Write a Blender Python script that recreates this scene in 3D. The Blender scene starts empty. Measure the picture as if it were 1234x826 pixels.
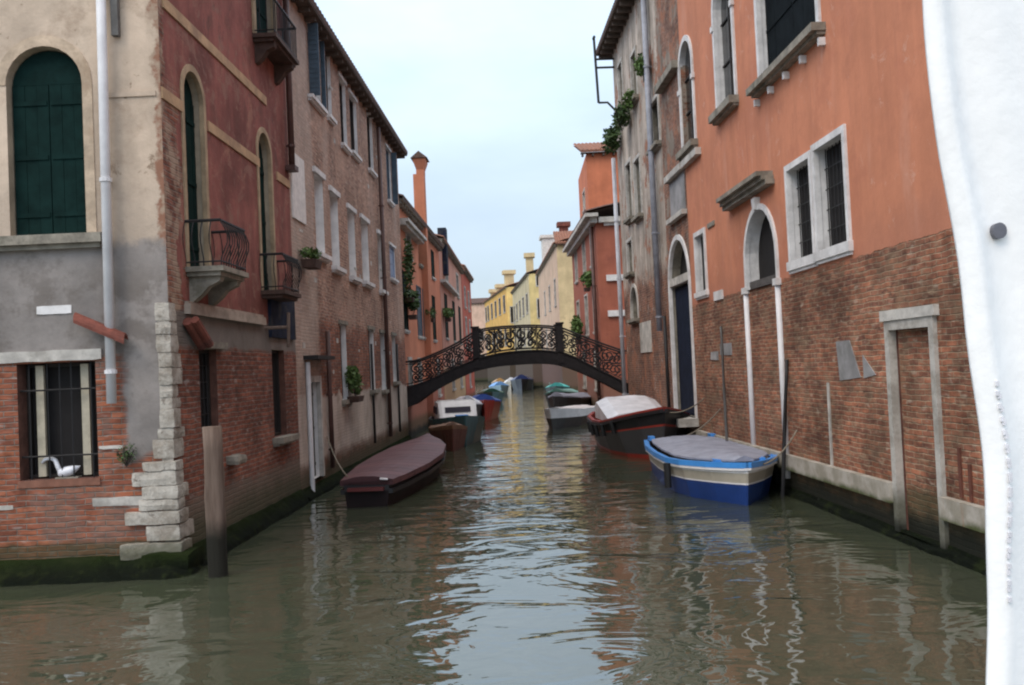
import bpy, bmesh, math, random
from mathutils import Vector, Matrix, noise as mnoise
R = math.radians
random.seed(7)
SC = bpy.context.scene
COL = SC.collection

# ------------------------------------------------------------------ camera, world, sun, exposure
H, F, CX, CY = 2.4, 1150.0, 617.0, 413.0          # eye height, focal length and centre in pixels of the 1234x826 frame
PITCH, ROLL = math.atan(31.0 / F), 0.045
_F = Vector((0, math.cos(PITCH), math.sin(PITCH)))
_R0, _U0 = Vector((1, 0, 0)), Vector((0, -math.sin(PITCH), math.cos(PITCH)))
_R = _R0 * math.cos(ROLL) - _U0 * math.sin(ROLL)
_U = _R0 * math.sin(ROLL) + _U0 * math.cos(ROLL)
EYE = Vector((0, 0, H))
cd = bpy.data.cameras.new('camera')
cam = bpy.data.objects.new('camera', cd)
COL.objects.link(cam)
cd.sensor_width = 36.0
cd.lens = 36.0 * F / 1234.0
cd.clip_start, cd.clip_end = 0.05, 2000
m = Matrix((( _R.x, _U.x, -_F.x, EYE.x), (_R.y, _U.y, -_F.y, EYE.y), (_R.z, _U.z, -_F.z, EYE.z), (0, 0, 0, 1)))
cam.matrix_world = m
SC.camera = cam

SUN_EL, SUN_AZ = 46.0, -140.0                      # degrees; azimuth measured from +Y towards +X
W = bpy.data.worlds.new('World')
SC.world = W
W.use_nodes = True
wn = W.node_tree
wn.nodes.clear()
def wnode(t): return wn.nodes.new(t)
wout, wbg = wnode('ShaderNodeOutputWorld'), wnode('ShaderNodeBackground')
sky = wnode('ShaderNodeTexSky'); sky.sky_type = 'NISHITA'; sky.sun_disc = False
sky.sun_elevation = R(SUN_EL); sky.sun_rotation = R(SUN_AZ)
sky.air_density = 1.0; sky.dust_density = 2.0
tc = wnode('ShaderNodeTexCoord'); sep = wnode('ShaderNodeSeparateXYZ')
wn.links.new(tc.outputs['Generated'], sep.inputs[0])
rmp = wnode('ShaderNodeValToRGB')                   # thin bright overcast, brightest overhead
wn.links.new(sep.outputs['Z'], rmp.inputs[0])
e = rmp.color_ramp.elements
e[0].position = 0.0; e[0].color = (5.7, 6.7, 7.7, 1)
e[1].position = 1.0; e[1].color = (20.0, 18.8, 17.2, 1)
k = e.new(0.16); k.color = (5.9, 7.1, 8.3, 1)
k = e.new(0.30); k.color = (6.9, 8.4, 10.0, 1)
k = e.new(0.45); k.color = (10.2, 13.4, 17.6, 1)
wno = wnode('ShaderNodeTexNoise'); wno.inputs['Scale'].default_value = 2.2; wno.inputs['Detail'].default_value = 5
wmp = wnode('ShaderNodeMapping'); wmp.inputs['Scale'].default_value = (1, 1, 2.6)
wn.links.new(tc.outputs['Generated'], wmp.inputs[0]); wn.links.new(wmp.outputs[0], wno.inputs['Vector'])
wmr = wnode('ShaderNodeMapRange'); wmr.inputs[1].default_value = .34; wmr.inputs[2].default_value = .66
wmr.inputs[3].default_value = .55; wmr.inputs[4].default_value = 1.0
wn.links.new(wno.outputs[0], wmr.inputs[0])
wmx = wnode('ShaderNodeMix'); wmx.data_type = 'RGBA'
wn.links.new(wmr.outputs[0], wmx.inputs[0]); wn.links.new(sky.outputs[0], wmx.inputs[6]); wn.links.new(rmp.outputs[0], wmx.inputs[7])
wn.links.new(wmx.outputs[2], wbg.inputs[0])
wbg.inputs[1].default_value = 0.1
wn.links.new(wbg.outputs[0], wout.inputs[0])

sd = bpy.data.lights.new('sun', 'SUN'); sd.energy = 1.0; sd.angle = R(30); sd.color = (1, .87, .72)
sun = bpy.data.objects.new('sun', sd); COL.objects.link(sun)
_az, _el = R(SUN_AZ), R(SUN_EL)
to_sun = Vector((math.sin(_az) * math.cos(_el), math.cos(_az) * math.cos(_el), math.sin(_el)))
sun.rotation_euler = to_sun.to_track_quat('Z', 'Y').to_euler()
SC.view_settings.view_transform = 'Standard'
SC.view_settings.look = 'None'
SC.view_settings.exposure = 0.43
SC.view_settings.gamma = 1.0
SC.render.engine = 'CYCLES'
SC.cycles.use_denoising = True
SC.cycles.pixel_filter_type = 'GAUSSIAN'
SC.cycles.filter_width = 2.4
SC.cycles.max_bounces = 6

# ------------------------------------------------------------------ node helpers and materials
class Ctx:
    def __init__(s, name):
        s.m = bpy.data.materials.new(name); s.m.use_nodes = True
        s.nt = s.m.node_tree; s.nt.nodes.clear()
        s.out = s.n('ShaderNodeOutputMaterial'); s.bsdf = s.n('ShaderNodeBsdfPrincipled')
        s.nt.links.new(s.bsdf.outputs[0], s.out.inputs[0])
        g = s.n('ShaderNodeNewGeometry'); s.pos = g.outputs['Position']
        t = s.n('ShaderNodeTexCoord'); s.uv = t.outputs['UV']; s.ob = t.outputs['Object']
        sp = s.n('ShaderNodeSeparateXYZ'); s.ln(s.pos, sp.inputs[0])
        s.X, s.Y, s.Z = sp.outputs
    def n(s, t): return s.nt.nodes.new(t)
    def ln(s, a, b): s.nt.links.new(a, b)
    def put(s, v, sock):
        if hasattr(v, 'is_linked'): s.ln(v, sock)
        elif isinstance(v, tuple) and len(v) == 3 and sock.type == 'RGBA': sock.default_value = (*v, 1)
        else: sock.default_value = v
    def math(s, op, a, b=0.0):
        q = s.n('ShaderNodeMath'); q.operation = op; s.put(a, q.inputs[0]); s.put(b, q.inputs[1]); return q.outputs[0]
    def scale(s, vec, sc):
        q = s.n('ShaderNodeMapping'); s.ln(vec, q.inputs[0]); q.inputs['Scale'].default_value = sc; return q.outputs[0]
    def noise(s, vec, sc, det=4, rough=.6, dist=0.0):
        q = s.n('ShaderNodeTexNoise'); s.ln(vec, q.inputs['Vector']); q.inputs['Scale'].default_value = sc
        q.inputs['Detail'].default_value = det; q.inputs['Roughness'].default_value = rough; q.inputs['Distortion'].default_value = dist
        return q.outputs[0]
    def sm(s, v, lo, hi, a=0.0, b=1.0):
        q = s.n('ShaderNodeMapRange'); q.interpolation_type = 'SMOOTHSTEP'
        s.put(v, q.inputs[0]); q.inputs[1].default_value = lo; q.inputs[2].default_value = hi
        q.inputs[3].default_value = a; q.inputs[4].default_value = b; return q.outputs[0]
    def mix(s, f, a, b, mode='MIX'):
        q = s.n('ShaderNodeMix'); q.data_type = 'RGBA'; q.blend_type = mode
        s.put(f, q.inputs[0]); s.put(a, q.inputs[6]); s.put(b, q.inputs[7]); return q.outputs[2]
    def grey(s, v):
        q = s.n('ShaderNodeCombineXYZ')
        for i in range(3): s.put(v, q.inputs[i])
        return q.outputs[0]
    def jit(s, v, amp, sc=1.2, det=5):                  # v + noise
        return s.math('ADD', v, s.math('MULTIPLY', s.math('SUBTRACT', s.noise(s.pos, sc, det, .65), .5), amp * 2))
    def both(s, a, b): return s.math('MULTIPLY', a, b)
    def either(s, a, b): return s.math('MAXIMUM', a, b)
    def brick(s, c1, c2, mortar, var=.5, w=.25, h=.072):
        wob = s.n('ShaderNodeVectorMath'); wob.operation = 'ADD'
        nz = s.n('ShaderNodeTexNoise'); s.ln(s.uv, nz.inputs['Vector']); nz.inputs['Scale'].default_value = 4.0
        sc = s.n('ShaderNodeVectorMath'); sc.operation = 'SCALE'; s.ln(nz.outputs[1], sc.inputs[0]); sc.inputs[3].default_value = .045
        s.ln(s.uv, wob.inputs[0]); s.ln(sc.outputs[0], wob.inputs[1])
        q = s.n('ShaderNodeTexBrick'); s.ln(wob.outputs[0], q.inputs['Vector'])
        for k_, v in (('Color1', c1), ('Color2', c2), ('Mortar', mortar)): s.put(v, q.inputs[k_])
        q.inputs['Scale'].default_value = 1.0; q.inputs['Mortar Size'].default_value = .010; q.inputs['Mortar Smooth'].default_value = .8
        q.inputs['Brick Width'].default_value = w; q.inputs['Row Height'].default_value = h; q.inputs['Bias'].default_value = 0
        big = s.sm(s.noise(s.pos, 1.1, 5, .65), .3, .72, 1 - var, 1 + var * .7)
        small = s.sm(s.noise(s.scale(s.uv, (5, 14, 1)), 1.0, 3, .6), .25, .75, .62, 1.35)
        c = s.mix(1.0, q.outputs[0], s.grey(s.both(big, small)), 'MULTIPLY')
        pale = s.sm(s.noise(s.scale(s.uv, (4, 11, 1)), 1.0, 2, .5), .6, .74, 0, .55)
        c = s.mix(pale, c, tuple(min(1, (a + .1) * 1.1) for a in mortar))
        return c, q.outputs[1]
    def plaster(s, col, var=.25, streak=.2, tint=None):
        big = s.sm(s.noise(s.pos, .7, 6, .65), .25, .75, 1 - var, 1 + var)
        st = s.sm(s.noise(s.scale(s.uv, (3.2, .28, 1)), 1.0, 5, .6), .3, .7, 1 - streak, 1 + streak)
        c = s.mix(1.0, col, s.grey(s.both(big, st)), 'MULTIPLY')
        if tint: c = s.mix(s.sm(s.noise(s.pos, 1.7, 6, .7), .5, .72, 0, .8), c, tint)
        return c
    def algae(s, c, z0=.42, amp=.22, sp=.45):
        zz = s.jit(s.Z, amp, 2.2)
        c = s.mix(s.sm(zz, z0 + sp, z0 + .05, 0, .7), c, (.045, .05, .022))
        return s.mix(s.sm(zz, z0 - .02, z0 - .3, 0, .95), c, (.009, .011, .007))
    def done(s, col, rough=.85, height=None, strength=.5, dist=.01, spec=.25):
        s.put(col, s.bsdf.inputs['Base Color']); s.put(rough, s.bsdf.inputs['Roughness'])
        s.bsdf.inputs['Specular IOR Level'].default_value = spec
        if height is not None:
            b = s.n('ShaderNodeBump'); b.inputs['Strength'].default_value = strength; b.inputs['Distance'].default_value = dist
            s.ln(height, b.inputs['Height']); s.ln(b.outputs[0], s.bsdf.inputs['Normal'])
        return s.m

def plain(name, col, rough=.6, var=.25, sc=6.0, metal=0.0, spec=.4, bump=.15, second=None, streak=False):
    c = Ctx(name)
    nz = c.noise(c.scale(c.ob, (1, 1, .25)) if streak else c.ob, sc, 5, .65)
    k_ = c.mix(1.0, col, c.grey(c.sm(nz, .25, .75, 1 - var, 1 + var)), 'MULTIPLY')
    if second: k_ = c.mix(c.sm(c.noise(c.ob, sc * .45, 6, .7), .5, .68), k_, second)
    c.bsdf.inputs['Metallic'].default_value = metal
    return c.done(k_, rough, c.noise(c.ob, sc * 4, 4), bump, .02, spec)

STONE = plain('istrian_stone', (.47, .44, .40), .85, .3, 3.0, bump=.4, second=(.27, .25, .22))
STONEW = plain('white_stone', (.66, .64, .63), .8, .2, 3.0, bump=.35, second=(.52, .50, .485))
STONED = plain('weathered_stone', (.24, .215, .175), .9, .35, 4.0, bump=.5, second=(.13, .12, .09))
TAN = plain('tan_stone', (.43, .28, .16), .85, .25, 3.0, bump=.35, second=(.30, .19, .12))
GREEN = plain('dark_green_paint', (.006, .020, .018), .85, .3, 4.0, bump=.1, spec=.08)
DARKWOOD = plain('dark_wood', (.022, .016, .013), .7, .4, 8.0, streak=True)
IRON = plain('black_iron', (.014, .013, .014), .6, .3, 8.0)
BRIDGEM = plain('bridge_iron', (.016, .013, .014), .75, .35, 5.0, bump=.3)
GLASS = plain('dark_window_glass', (.012, .013, .015), .12, .3, 1.0, spec=.5, bump=0.0)
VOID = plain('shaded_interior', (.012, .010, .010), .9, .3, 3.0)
CURT = plain('cream_window_wood', (.42, .37, .28), .7, .2, 6.0)
PIPEW = plain('pale_pipe_paint', (.66, .65, .66), .5, .12, 3.0, bump=.05)
PIPEG = plain('grey_zinc_pipe', (.26, .27, .31), .5, .25, 3.0, bump=.1)
PIPEB = plain('brown_copper_pipe', (.075, .035, .028), .55, .3, 4.0)
BLUEG = plain('blue_grey_shutter', (.055, .085, .115), .6, .25, 5.0)
BLUEL = plain('faded_blue_shutter', (.24, .30, .42), .6, .2, 5.0)
BLUEBOARD = plain('dark_blue_board', (.018, .023, .042), .8, .4, 5.0, spec=.1, second=(.05, .05, .05))
TERRA = plain('terracotta', (.17, .052, .036), .85, .35, 5.0, bump=.4, second=(.09, .035, .03))
POST = plain('weathered_timber', (.17, .12, .095), .9, .35, 5.0, bump=.6, second=(.08, .055, .04), streak=True)
LEAF = plain('green_leaves', (.085, .145, .038), .6, .5, 9.0, spec=.3)
LEAFD = plain('dark_green_leaves', (.048, .085, .026), .6, .5, 9.0, spec=.3)
POT = plain('planter_box', (.07, .04, .03), .8, .3, 6.0)
LEADG = plain('grey_render', (.27, .26, .26), .9, .3, 2.0, bump=.3, second=(.17, .165, .16))

c_ = Ctx('stone_with_tide_line'); STONEA = c_.done(c_.algae(c_.mix(c_.sm(c_.noise(c_.pos, 3, 6, .7), .4, .65), (.47, .44, .40), (.30, .275, .24)), .34, .2), .9, c_.noise(c_.pos, 8, 5), .5, .03)
def tile_mat(name, a, b):
    c = Ctx(name)
    k_ = c.mix(c.sm(c.noise(c.pos, 6.0, 3), .35, .65), a, b)
    k_ = c.mix(c.sm(c.noise(c.pos, 1.3, 5), .5, .7, 0, .6), k_, (.10, .085, .07))
    return c.done(k_, .9, c.noise(c.pos, 20, 3), .4, .02, .2)
EAVEW = plain('eave_timber', (.10, .075, .06), .9, .3, 6.0)
TILES = tile_mat('roof_tiles', (.27, .12, .075), (.17, .08, .055))
TILESB = tile_mat('brown_roof_tiles', (.13, .075, .06), (.085, .055, .048))

# ------------------------------------------------------------------ geometry helpers
def ray(x, y):
    return (_F + _R * ((x - CX) / F) + _U * ((CY - y) / F)).normalized()

class Fac:
    """a vertical plane: point p, direction t along it, normal n to the open side"""
    def __init__(s, p, t, n):
        s.p = Vector((p[0], p[1], 0)); s.t = Vector((t[0], t[1], 0)).normalized(); s.n = Vector((n[0], n[1], 0)).normalized()
        s.n = (s.n - s.t * s.n.dot(s.t)).normalized()
    def w(s, u, z, o=0.0): return s.p + s.t * u + s.n * o + Vector((0, 0, z))
    def at(s, x, y):
        r = ray(x, y); k_ = (s.p - EYE).dot(s.n) / r.dot(s.n); q = EYE + r * k_
        return (q - s.p).dot(s.t), q.z
    def rect(s, x0, x1, y0, y1):
        ym, xm = (y0 + y1) / 2, (x0 + x1) / 2
        return s.at(x0, ym)[0], s.at(x1, ym)[0], s.at(xm, y1)[1], s.at(xm, y0)[1]

class MB:
    def __init__(s): s.v, s.f, s.mi = [], [], []
    def add(s, vs, fs, mi=0):
        b = len(s.v); s.v += [Vector(q) for q in vs]
        for f in fs: s.f.append([b + i for i in f]); s.mi.append(mi)
        return s
    def box(s, x0, x1, y0, y1, z0, z1, mi=0, rot=None, c=None):
        vs = [Vector((x, y, z)) for z in (z0, z1) for y in (y0, y1) for x in (x0, x1)]
        if rot is not None:
            c = Vector(c); vs = [c + rot @ (q - c) for q in vs]
        return s.add(vs, [(0, 2, 3, 1), (4, 5, 7, 6), (0, 1, 5, 4), (2, 6, 7, 3), (0, 4, 6, 2), (1, 3, 7, 5)], mi)
    def hexa(s, vs, mi=0):
        return s.add(vs, [(0, 2, 3, 1), (4, 5, 7, 6), (0, 1, 5, 4), (2, 6, 7, 3), (0, 4, 6, 2), (1, 3, 7, 5)], mi)
    def fbox(s, f, u0, u1, z0, z1, o0, o1, mi=0, jit=0.0):
        vs = [f.w(u, z, o) for z in (z0, z1) for o in (o0, o1) for u in (u0, u1)]
        if jit: vs = [q + Vector([random.uniform(-jit, jit) for _ in range(3)]) for q in vs]
        return s.hexa(vs, mi)
    def rock(s, x0, x1, y0, y1, z0, z1, amp=.03, cell=.09, sc=4.0, f=None, mi=0, rnd=.014):
        """a box with rounded, noisy faces; with f its axes are (along, out, up) of that facade"""
        bm = bmesh.new(); bmesh.ops.create_cube(bm, size=1.0)
        d = (x1 - x0, y1 - y0, z1 - z0)
        for ax in range(3):
            k_ = max(1, min(14, int(d[ax] / cell)))
            if k_ > 1:
                for i in range(1, k_):
                    co = [0, 0, 0]; no = [0, 0, 0]; co[ax] = -.5 + i / k_; no[ax] = 1
                    bmesh.ops.bisect_plane(bm, geom=bm.verts[:] + bm.edges[:] + bm.faces[:], plane_co=co, plane_no=no)
        out = []
        for v in bm.verts:
            q = Vector((x0 + (v.co.x + .5) * d[0], y0 + (v.co.y + .5) * d[1], z0 + (v.co.z + .5) * d[2]))
            e_ = sum(abs(abs(c_) - .5) < 1e-4 for c_ in v.co)
            if e_ >= 2: q -= Vector([math.copysign(1, c_) * (rnd if e_ == 2 else rnd * 1.4) if abs(abs(c_) - .5) < 1e-4 else 0 for c_ in v.co])
            if f is not None: q = f.w(q.x, q.z, q.y)
            n_ = mnoise.noise_vector(q * sc) + mnoise.noise_vector(q * sc * 2.7) * .5
            out.append(q + n_ * amp)
        for i, v in enumerate(bm.verts): v.index = i
        s.add(out, [[v.index for v in f_.verts] for f_ in bm.faces], mi); bm.free(); return s
    def prism(s, f, ol, o0, o1, mi=0):
        n = len(ol); vs = [f.w(u, z, o0) for u, z in ol] + [f.w(u, z, o1) for u, z in ol]
        return s.add(vs, [tuple(range(n)), tuple(range(2 * n - 1, n - 1, -1))] + [(i, i + n, (i + 1) % n + n, (i + 1) % n) for i in range(n)], mi)
    def ring(s, f, a, b, o0, o1, closed=True, mi=0):
        n = len(a); vs = []
        for o in (o0, o1):
            vs += [f.w(u, z, o) for u, z in a] + [f.w(u, z, o) for u, z in b]
        fs = []
        for i in range(n if closed else n - 1):
            j = (i + 1) % n
            fs += [(i, j, n + j, n + i), (2 * n + i, 3 * n + i, 3 * n + j, 2 * n + j), (i, 2 * n + i, 2 * n + j, j), (n + i, n + j, 3 * n + j, 3 * n + i)]
        if not closed:
            fs += [(0, n, 3 * n, 2 * n), (n - 1, 3 * n - 1, 4 * n - 1, 2 * n - 1)]
        return s.add(vs, fs, mi)
    def tube(s, pts, r, seg=6, mi=0, r2=None):
        pts = [Vector(q) for q in pts]; n = len(pts); rings = []; ref = Vector((.31, .17, .93)).normalized()
        for i, q in enumerate(pts):
            d = (pts[min(i + 1, n - 1)] - pts[max(i - 1, 0)]).normalized()
            a = d.cross(ref)
            if a.length < .05: a = d.cross(Vector((1, 0, 0)))
            a.normalize(); b = d.cross(a)
            rr = r if r2 is None else r + (r2 - r) * i / (n - 1)
            rings.append([q + (a * math.cos(2 * math.pi * k_ / seg) + b * math.sin(2 * math.pi * k_ / seg)) * rr for k_ in range(seg)])
        vs = [q for g in rings for q in g]
        fs = [(i * seg + k_, i * seg + (k_ + 1) % seg, (i + 1) * seg + (k_ + 1) % seg, (i + 1) * seg + k_) for i in range(n - 1) for k_ in range(seg)]
        fs += [tuple(range(seg - 1, -1, -1)), tuple(range((n - 1) * seg, n * seg))]
        return s.add(vs, fs, mi)
    def loft(s, secs, caps=True, closed=False, mi=0, rowmi=None):
        n = len(secs[0]); vs = [q for g in secs for q in g]
        b = len(s.v); s.v += [Vector(q) for q in vs]
        for i in range(len(secs) - 1):
            for k_ in range(n if closed else n - 1):
                s.f.append([b + i * n + k_, b + i * n + (k_ + 1) % n, b + (i + 1) * n + (k_ + 1) % n, b + (i + 1) * n + k_])
                s.mi.append(rowmi[k_] if rowmi else mi)
        if caps:
            for g, rev in ((0, True), (len(secs) - 1, False)):
                q = [b + g * n + k_ for k_ in range(n)]
                s.f.append(q[::-1] if rev else q); s.mi.append(mi)
        return s
    def blob(s, c, rad, n, size, rng=random):
        for _ in range(n):
            d = Vector((rng.gauss(0, 1), rng.gauss(0, 1), rng.gauss(0, 1))).normalized() * (rng.random() ** .4)
            q = Vector(c) + Vector((d.x * rad[0], d.y * rad[1], d.z * rad[2]))
            a = Vector((rng.gauss(0, 1), rng.gauss(0, 1), rng.gauss(0, .6))).normalized() * size * rng.uniform(.6, 1.3)
            b = a.cross(Vector((rng.gauss(0, 1), rng.gauss(0, 1), rng.gauss(0, 1)))).normalized() * a.length * .45
            s.add([q - a, q + b, q + a, q - b], [(0, 1, 2, 3)])
        return s
    def build(s, name, mats, parent=None, off=None, smooth=False):
        if not isinstance(mats, (list, tuple)): mats = [mats]
        if off is None: off = ROOTS.get(parent.name, Vector()) if parent else Vector()
        me = bpy.data.meshes.new(name)
        me.from_pydata([q - off for q in s.v], [], s.f)
        for q in mats: me.materials.append(q)
        for p, i in zip(me.polygons, s.mi): p.material_index = i; p.use_smooth = smooth
        fixn(me); boxuv(me, off)
        o = bpy.data.objects.new(name, me); COL.objects.link(o)
        if parent: o.parent = parent; ROOTS[o.name] = off
        return o

ROOTS = {}
def lerp(a, b, t): return a + (b - a) * t
def fixn(me):
    bm = bmesh.new(); bm.from_mesh(me); bmesh.ops.recalc_face_normals(bm, faces=bm.faces); bm.to_mesh(me); bm.free()
def boxuv(me, off=Vector()):
    uv = me.uv_layers.new(name='UVMap') if not me.uv_layers else me.uv_layers[0]
    for p in me.polygons:
        n = p.normal
        hor = Vector((n.x, n.y, 0))
        if hor.length > .35:
            t = Vector((-hor.y, hor.x, 0)).normalized()
            for li in p.loop_indices:
                q = me.vertices[me.loops[li].vertex_index].co + off; uv.data[li].uv = (q.dot(t), q.z)
        else:
            for li in p.loop_indices:
                q = me.vertices[me.loops[li].vertex_index].co + off; uv.data[li].uv = (q.y, q.x)

def tag(o, label, cat, group=None, kind=None):
    if label: o['label'] = label
    if cat: o['category'] = cat
    if group: o['group'] = group
    if kind: o['kind'] = kind
    return o
def thing(name, label, cat, loc=(0, 0, 0), rz=0.0, group=None, local=False):
    o = bpy.data.objects.new(name, None); COL.objects.link(o); o.empty_display_size = .3
    o.location = loc; o.rotation_euler = (0, 0, rz)
    ROOTS[o.name] = Vector() if local else Vector(loc)
    return tag(o, label, cat, group)

def rect_ol(u0, u1, z0, z1): return [(u0, z0), (u1, z0), (u1, z1), (u0, z1)]
def arch_ol(u0, u1, z0, z1, rise=None, n=14):
    c, a = (u0 + u1) / 2, (u1 - u0) / 2
    r = abs(a) if rise is None else rise
    return [(u0, z0), (u1, z0)] + [(c + a * math.cos(math.pi * i / n), z1 - r + r * math.sin(math.pi * i / n)) for i in range(n + 1)]

class House:
    def __init__(s, name, label, foot, z1, mats, reveal=STONE, z0=-.6, cat='house', group=None, low=None):
        s.low = low
        s.foot, s.z0, s.z1, s.mats, s.reveal, s.cut = foot, z0, z1, mats, reveal, MB()
        c = sum((Vector((p[0], p[1], 0)) for p in foot), Vector()) / len(foot)
        s.e = thing(name, label, cat, c, 0, group)
        s.off = Vector(c)
    def wall(s):
        """solid block with the recesses cut out of it"""
        mb = MB(); n = len(s.foot)
        vs = [Vector((p[0], p[1], z)) for z in (s.z0, s.z1) for p in s.foot]
        mb.add(vs, [tuple(range(n)), tuple(range(2 * n - 1, n - 1, -1))] + [(i, (i + 1) % n, (i + 1) % n + n, i + n) for i in range(n)])
        o = mb.build('wall', s.reveal, s.e)
        if s.cut.v:
            c = s.cut.build('cutter', s.reveal, None, off=s.off)
            md = o.modifiers.new('cut', 'BOOLEAN'); md.operation = 'DIFFERENCE'; md.solver = 'EXACT'; md.object = c
            c.location = s.off
            dg = bpy.context.evaluated_depsgraph_get(); dg.update()
            me = bpy.data.meshes.new_from_object(o.evaluated_get(dg))
            o.modifiers.clear(); o.data = me; me.name = 'wall'
            cm = c.data; bpy.data.objects.remove(c); bpy.data.meshes.remove(cm)
        me = o.data; me.materials.clear()
        me.materials.append(s.reveal)
        for f, mt in s.mats: me.materials.append(mt)
        if s.low: me.materials.append(s.low[1])
        for p in me.polygons:
            p.material_index = 0; p.use_smooth = False
            q = p.center + s.off
            for i, (f, mt) in enumerate(s.mats):
                if p.normal.dot(f.n) > .95 and abs((q - f.p).dot(f.n)) < .03: p.material_index = i + 1
            if p.material_index == 0 and s.low and q.z < s.low[0]: p.material_index = len(s.mats) + 1
            if p.material_index == 0 and len(p.vertices) and abs(p.normal.z) < .5:      # outer back and side walls
                for i in range(n):
                    a, b = Vector((*s.foot[i], 0)), Vector((*s.foot[(i + 1) % n], 0))
                    t = (b - a).normalized(); nn = Vector((t.y, -t.x, 0))
                    if abs((q - a).dot(nn)) < .01 and abs(p.normal.dot(nn)) > .95: p.material_index = 1
        boxuv(me, s.off)
        return o
    def part(s, name, mb, mat, parent=None): return mb.build(name, mat, parent or s.e, off=s.off)

def window(h, f, x0, x1, y0, y1, arch=False, rise=None, depth=.26, fr=None, frm=STONEW, proud=.04, sill=None, sillm=STONED,
           fill='pane', fillm=None, bars=False, name='window', lintel=None, uz=None, openbot=False, mull=True, slats=False):
    u0, u1, z0, z1 = uz or f.rect(x0, x1, y0, y1)
    if u1 < u0: u0, u1 = u1, u0
    ol = arch_ol if arch else (lambda a, b, c, d, r=None: rect_ol(a, b, c, d))
    w_ = fr or .05
    inner = ol(u0, u1, z0, z1, rise) if arch else rect_ol(u0, u1, z0, z1)
    h.cut.prism(f, inner, -depth, .3)
    if fr:
        b0 = z0 if openbot else z0 - (0 if sill else w_)
        outer = arch_ol(u0 - w_, u1 + w_, b0, z1 + w_, None if rise is None else rise + w_) if arch else rect_ol(u0 - w_, u1 + w_, b0, z1 + w_)
        # slightly smaller inner outline keeps the frame clear of the reveal plane
        e_ = .012
        inn = arch_ol(u0 + e_, u1 - e_, z0 + (0 if sill or openbot else e_), z1 - e_, None if rise is None else rise - e_) if arch else rect_ol(u0 + e_, u1 - e_, z0 + (0 if sill or openbot else e_), z1 - e_)
        mb = MB().ring(f, inn, outer, -.05, proud)
        wo = h.part(name, mb, frm)
    else:
        e_ = .012; t_ = .05
        a = arch_ol(u0 + e_, u1 - e_, z0 + e_, z1 - e_, None if rise is None else rise - e_) if arch else rect_ol(u0 + e_, u1 - e_, z0 + e_, z1 - e_)
        b = arch_ol(u0 + t_, u1 - t_, z0 + t_, z1 - t_, None if rise is None else rise - t_) if arch else rect_ol(u0 + t_, u1 - t_, z0 + t_, z1 - t_)
        wo = h.part(name, MB().ring(f, a, b, -depth + .02, -depth + .10), fillm or DARKWOOD)
    e_ = .016
    body = arch_ol(u0 + e_, u1 - e_, z0 + e_, z1 - e_, None if rise is None else rise - e_) if arch else rect_ol(u0 + e_, u1 - e_, z0 + e_, z1 - e_)
    uc = (u0 + u1) / 2; wd = u1 - u0
    if fill == 'pane':
        h.part('pane', MB().prism(f, body, -depth + .01, -depth + .035), GLASS, wo)
        if mull:
            mb = MB().fbox(f, uc - .03, uc + .03, z0 + .03, z1 - .03, -depth + .04, -depth + .08)
            for q in (.36, .68): mb.fbox(f, u0 + .03, uc - .032, z0 + (z1 - z0) * q - .015, z0 + (z1 - z0) * q + .015, -depth + .04, -depth + .07).fbox(f, uc + .032, u1 - .03, z0 + (z1 - z0) * q - .015, z0 + (z1 - z0) * q + .015, -depth + .04, -depth + .07)
            h.part('muntin', mb, fillm or DARKWOOD, wo)
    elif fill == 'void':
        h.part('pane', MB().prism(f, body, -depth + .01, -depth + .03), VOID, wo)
    elif fill == 'infill':
        h.part('infill', MB().prism(f, body, -depth + .01, -.075), fillm, wo)
    elif fill == 'shutter':
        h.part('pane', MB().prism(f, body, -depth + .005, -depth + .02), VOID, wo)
        ztop = (z1 - (rise if rise is not None else wd / 2) * .95) if arch else z1 - .03
        for a, b in ((u0 + .02, uc - .006), (uc + .006, u1 - .02)):
            so = -.16 if depth > .2 else -depth + .03
            mb = MB(); nb = 3 if b - a > .25 else 1
            for i in range(nb): mb.fbox(f, a + (b - a) * i / nb + (.004 if i else 0), a + (b - a) * (i + 1) / nb, z0 + .02, ztop, so + (.003 if i % 2 else 0), so + .035 - (.003 if i % 2 else 0))
            if nb > 1:
                for q in (.14, .52, .88): mb.fbox(f, a + .02, b - .02, z0 + (ztop - z0) * q - .03, z0 + (ztop - z0) * q + .03, so + .036, so + .05)
            kk = max(3, int((ztop - z0) / .09))
            for i in range(kk if slats else 0):
                zz = z0 + .05 + (ztop - z0 - .08) * i / kk
                mb.fbox(f, a + .03, b - .03, zz, zz + .03, -.123, -.108)
            h.part('shutter', mb, fillm or GREEN, wo)
        if arch:
            top = [(u, z) for u, z in body if z >= ztop - .001]
            top = [(u1 - .02, ztop + .006)] + [(u, z) for u, z in body[2:] if z > ztop + .02] + [(u0 + .02, ztop + .006)]
            if len(top) > 3: h.part('transom_panel', MB().prism(f, top, -.165, -.135), fillm or GREEN, wo)
    if bars:
        bo = max(.05, depth - .07); mb = MB(); n = max(2, int(wd / .14))
        for i in range(n):
            u = u0 + wd * (i + .5) / n; mb.tube([f.w(u, z0 + .01, -bo), f.w(u, z1 - .01, -bo)], .009, 5)
        for q in (.2, .4, .6, .8):
            z = z0 + (z1 - z0) * q; mb.tube([f.w(u0 + .01, z, -bo), f.w(u1 - .01, z, -bo)], .009, 5)
        h.part('window_bars', mb, IRON, wo)
    if sill:
        ex, hh, pr = sill
        h.part('sill', MB().fbox(f, u0 - ex, u1 + ex, z0 - hh, z0 - .002, -.04, pr).fbox(f, u0 - ex + .03, u1 + ex - .03, z0 - hh - .05, z0 - hh - .001, -.04, pr * .6), sillm, wo)
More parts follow.
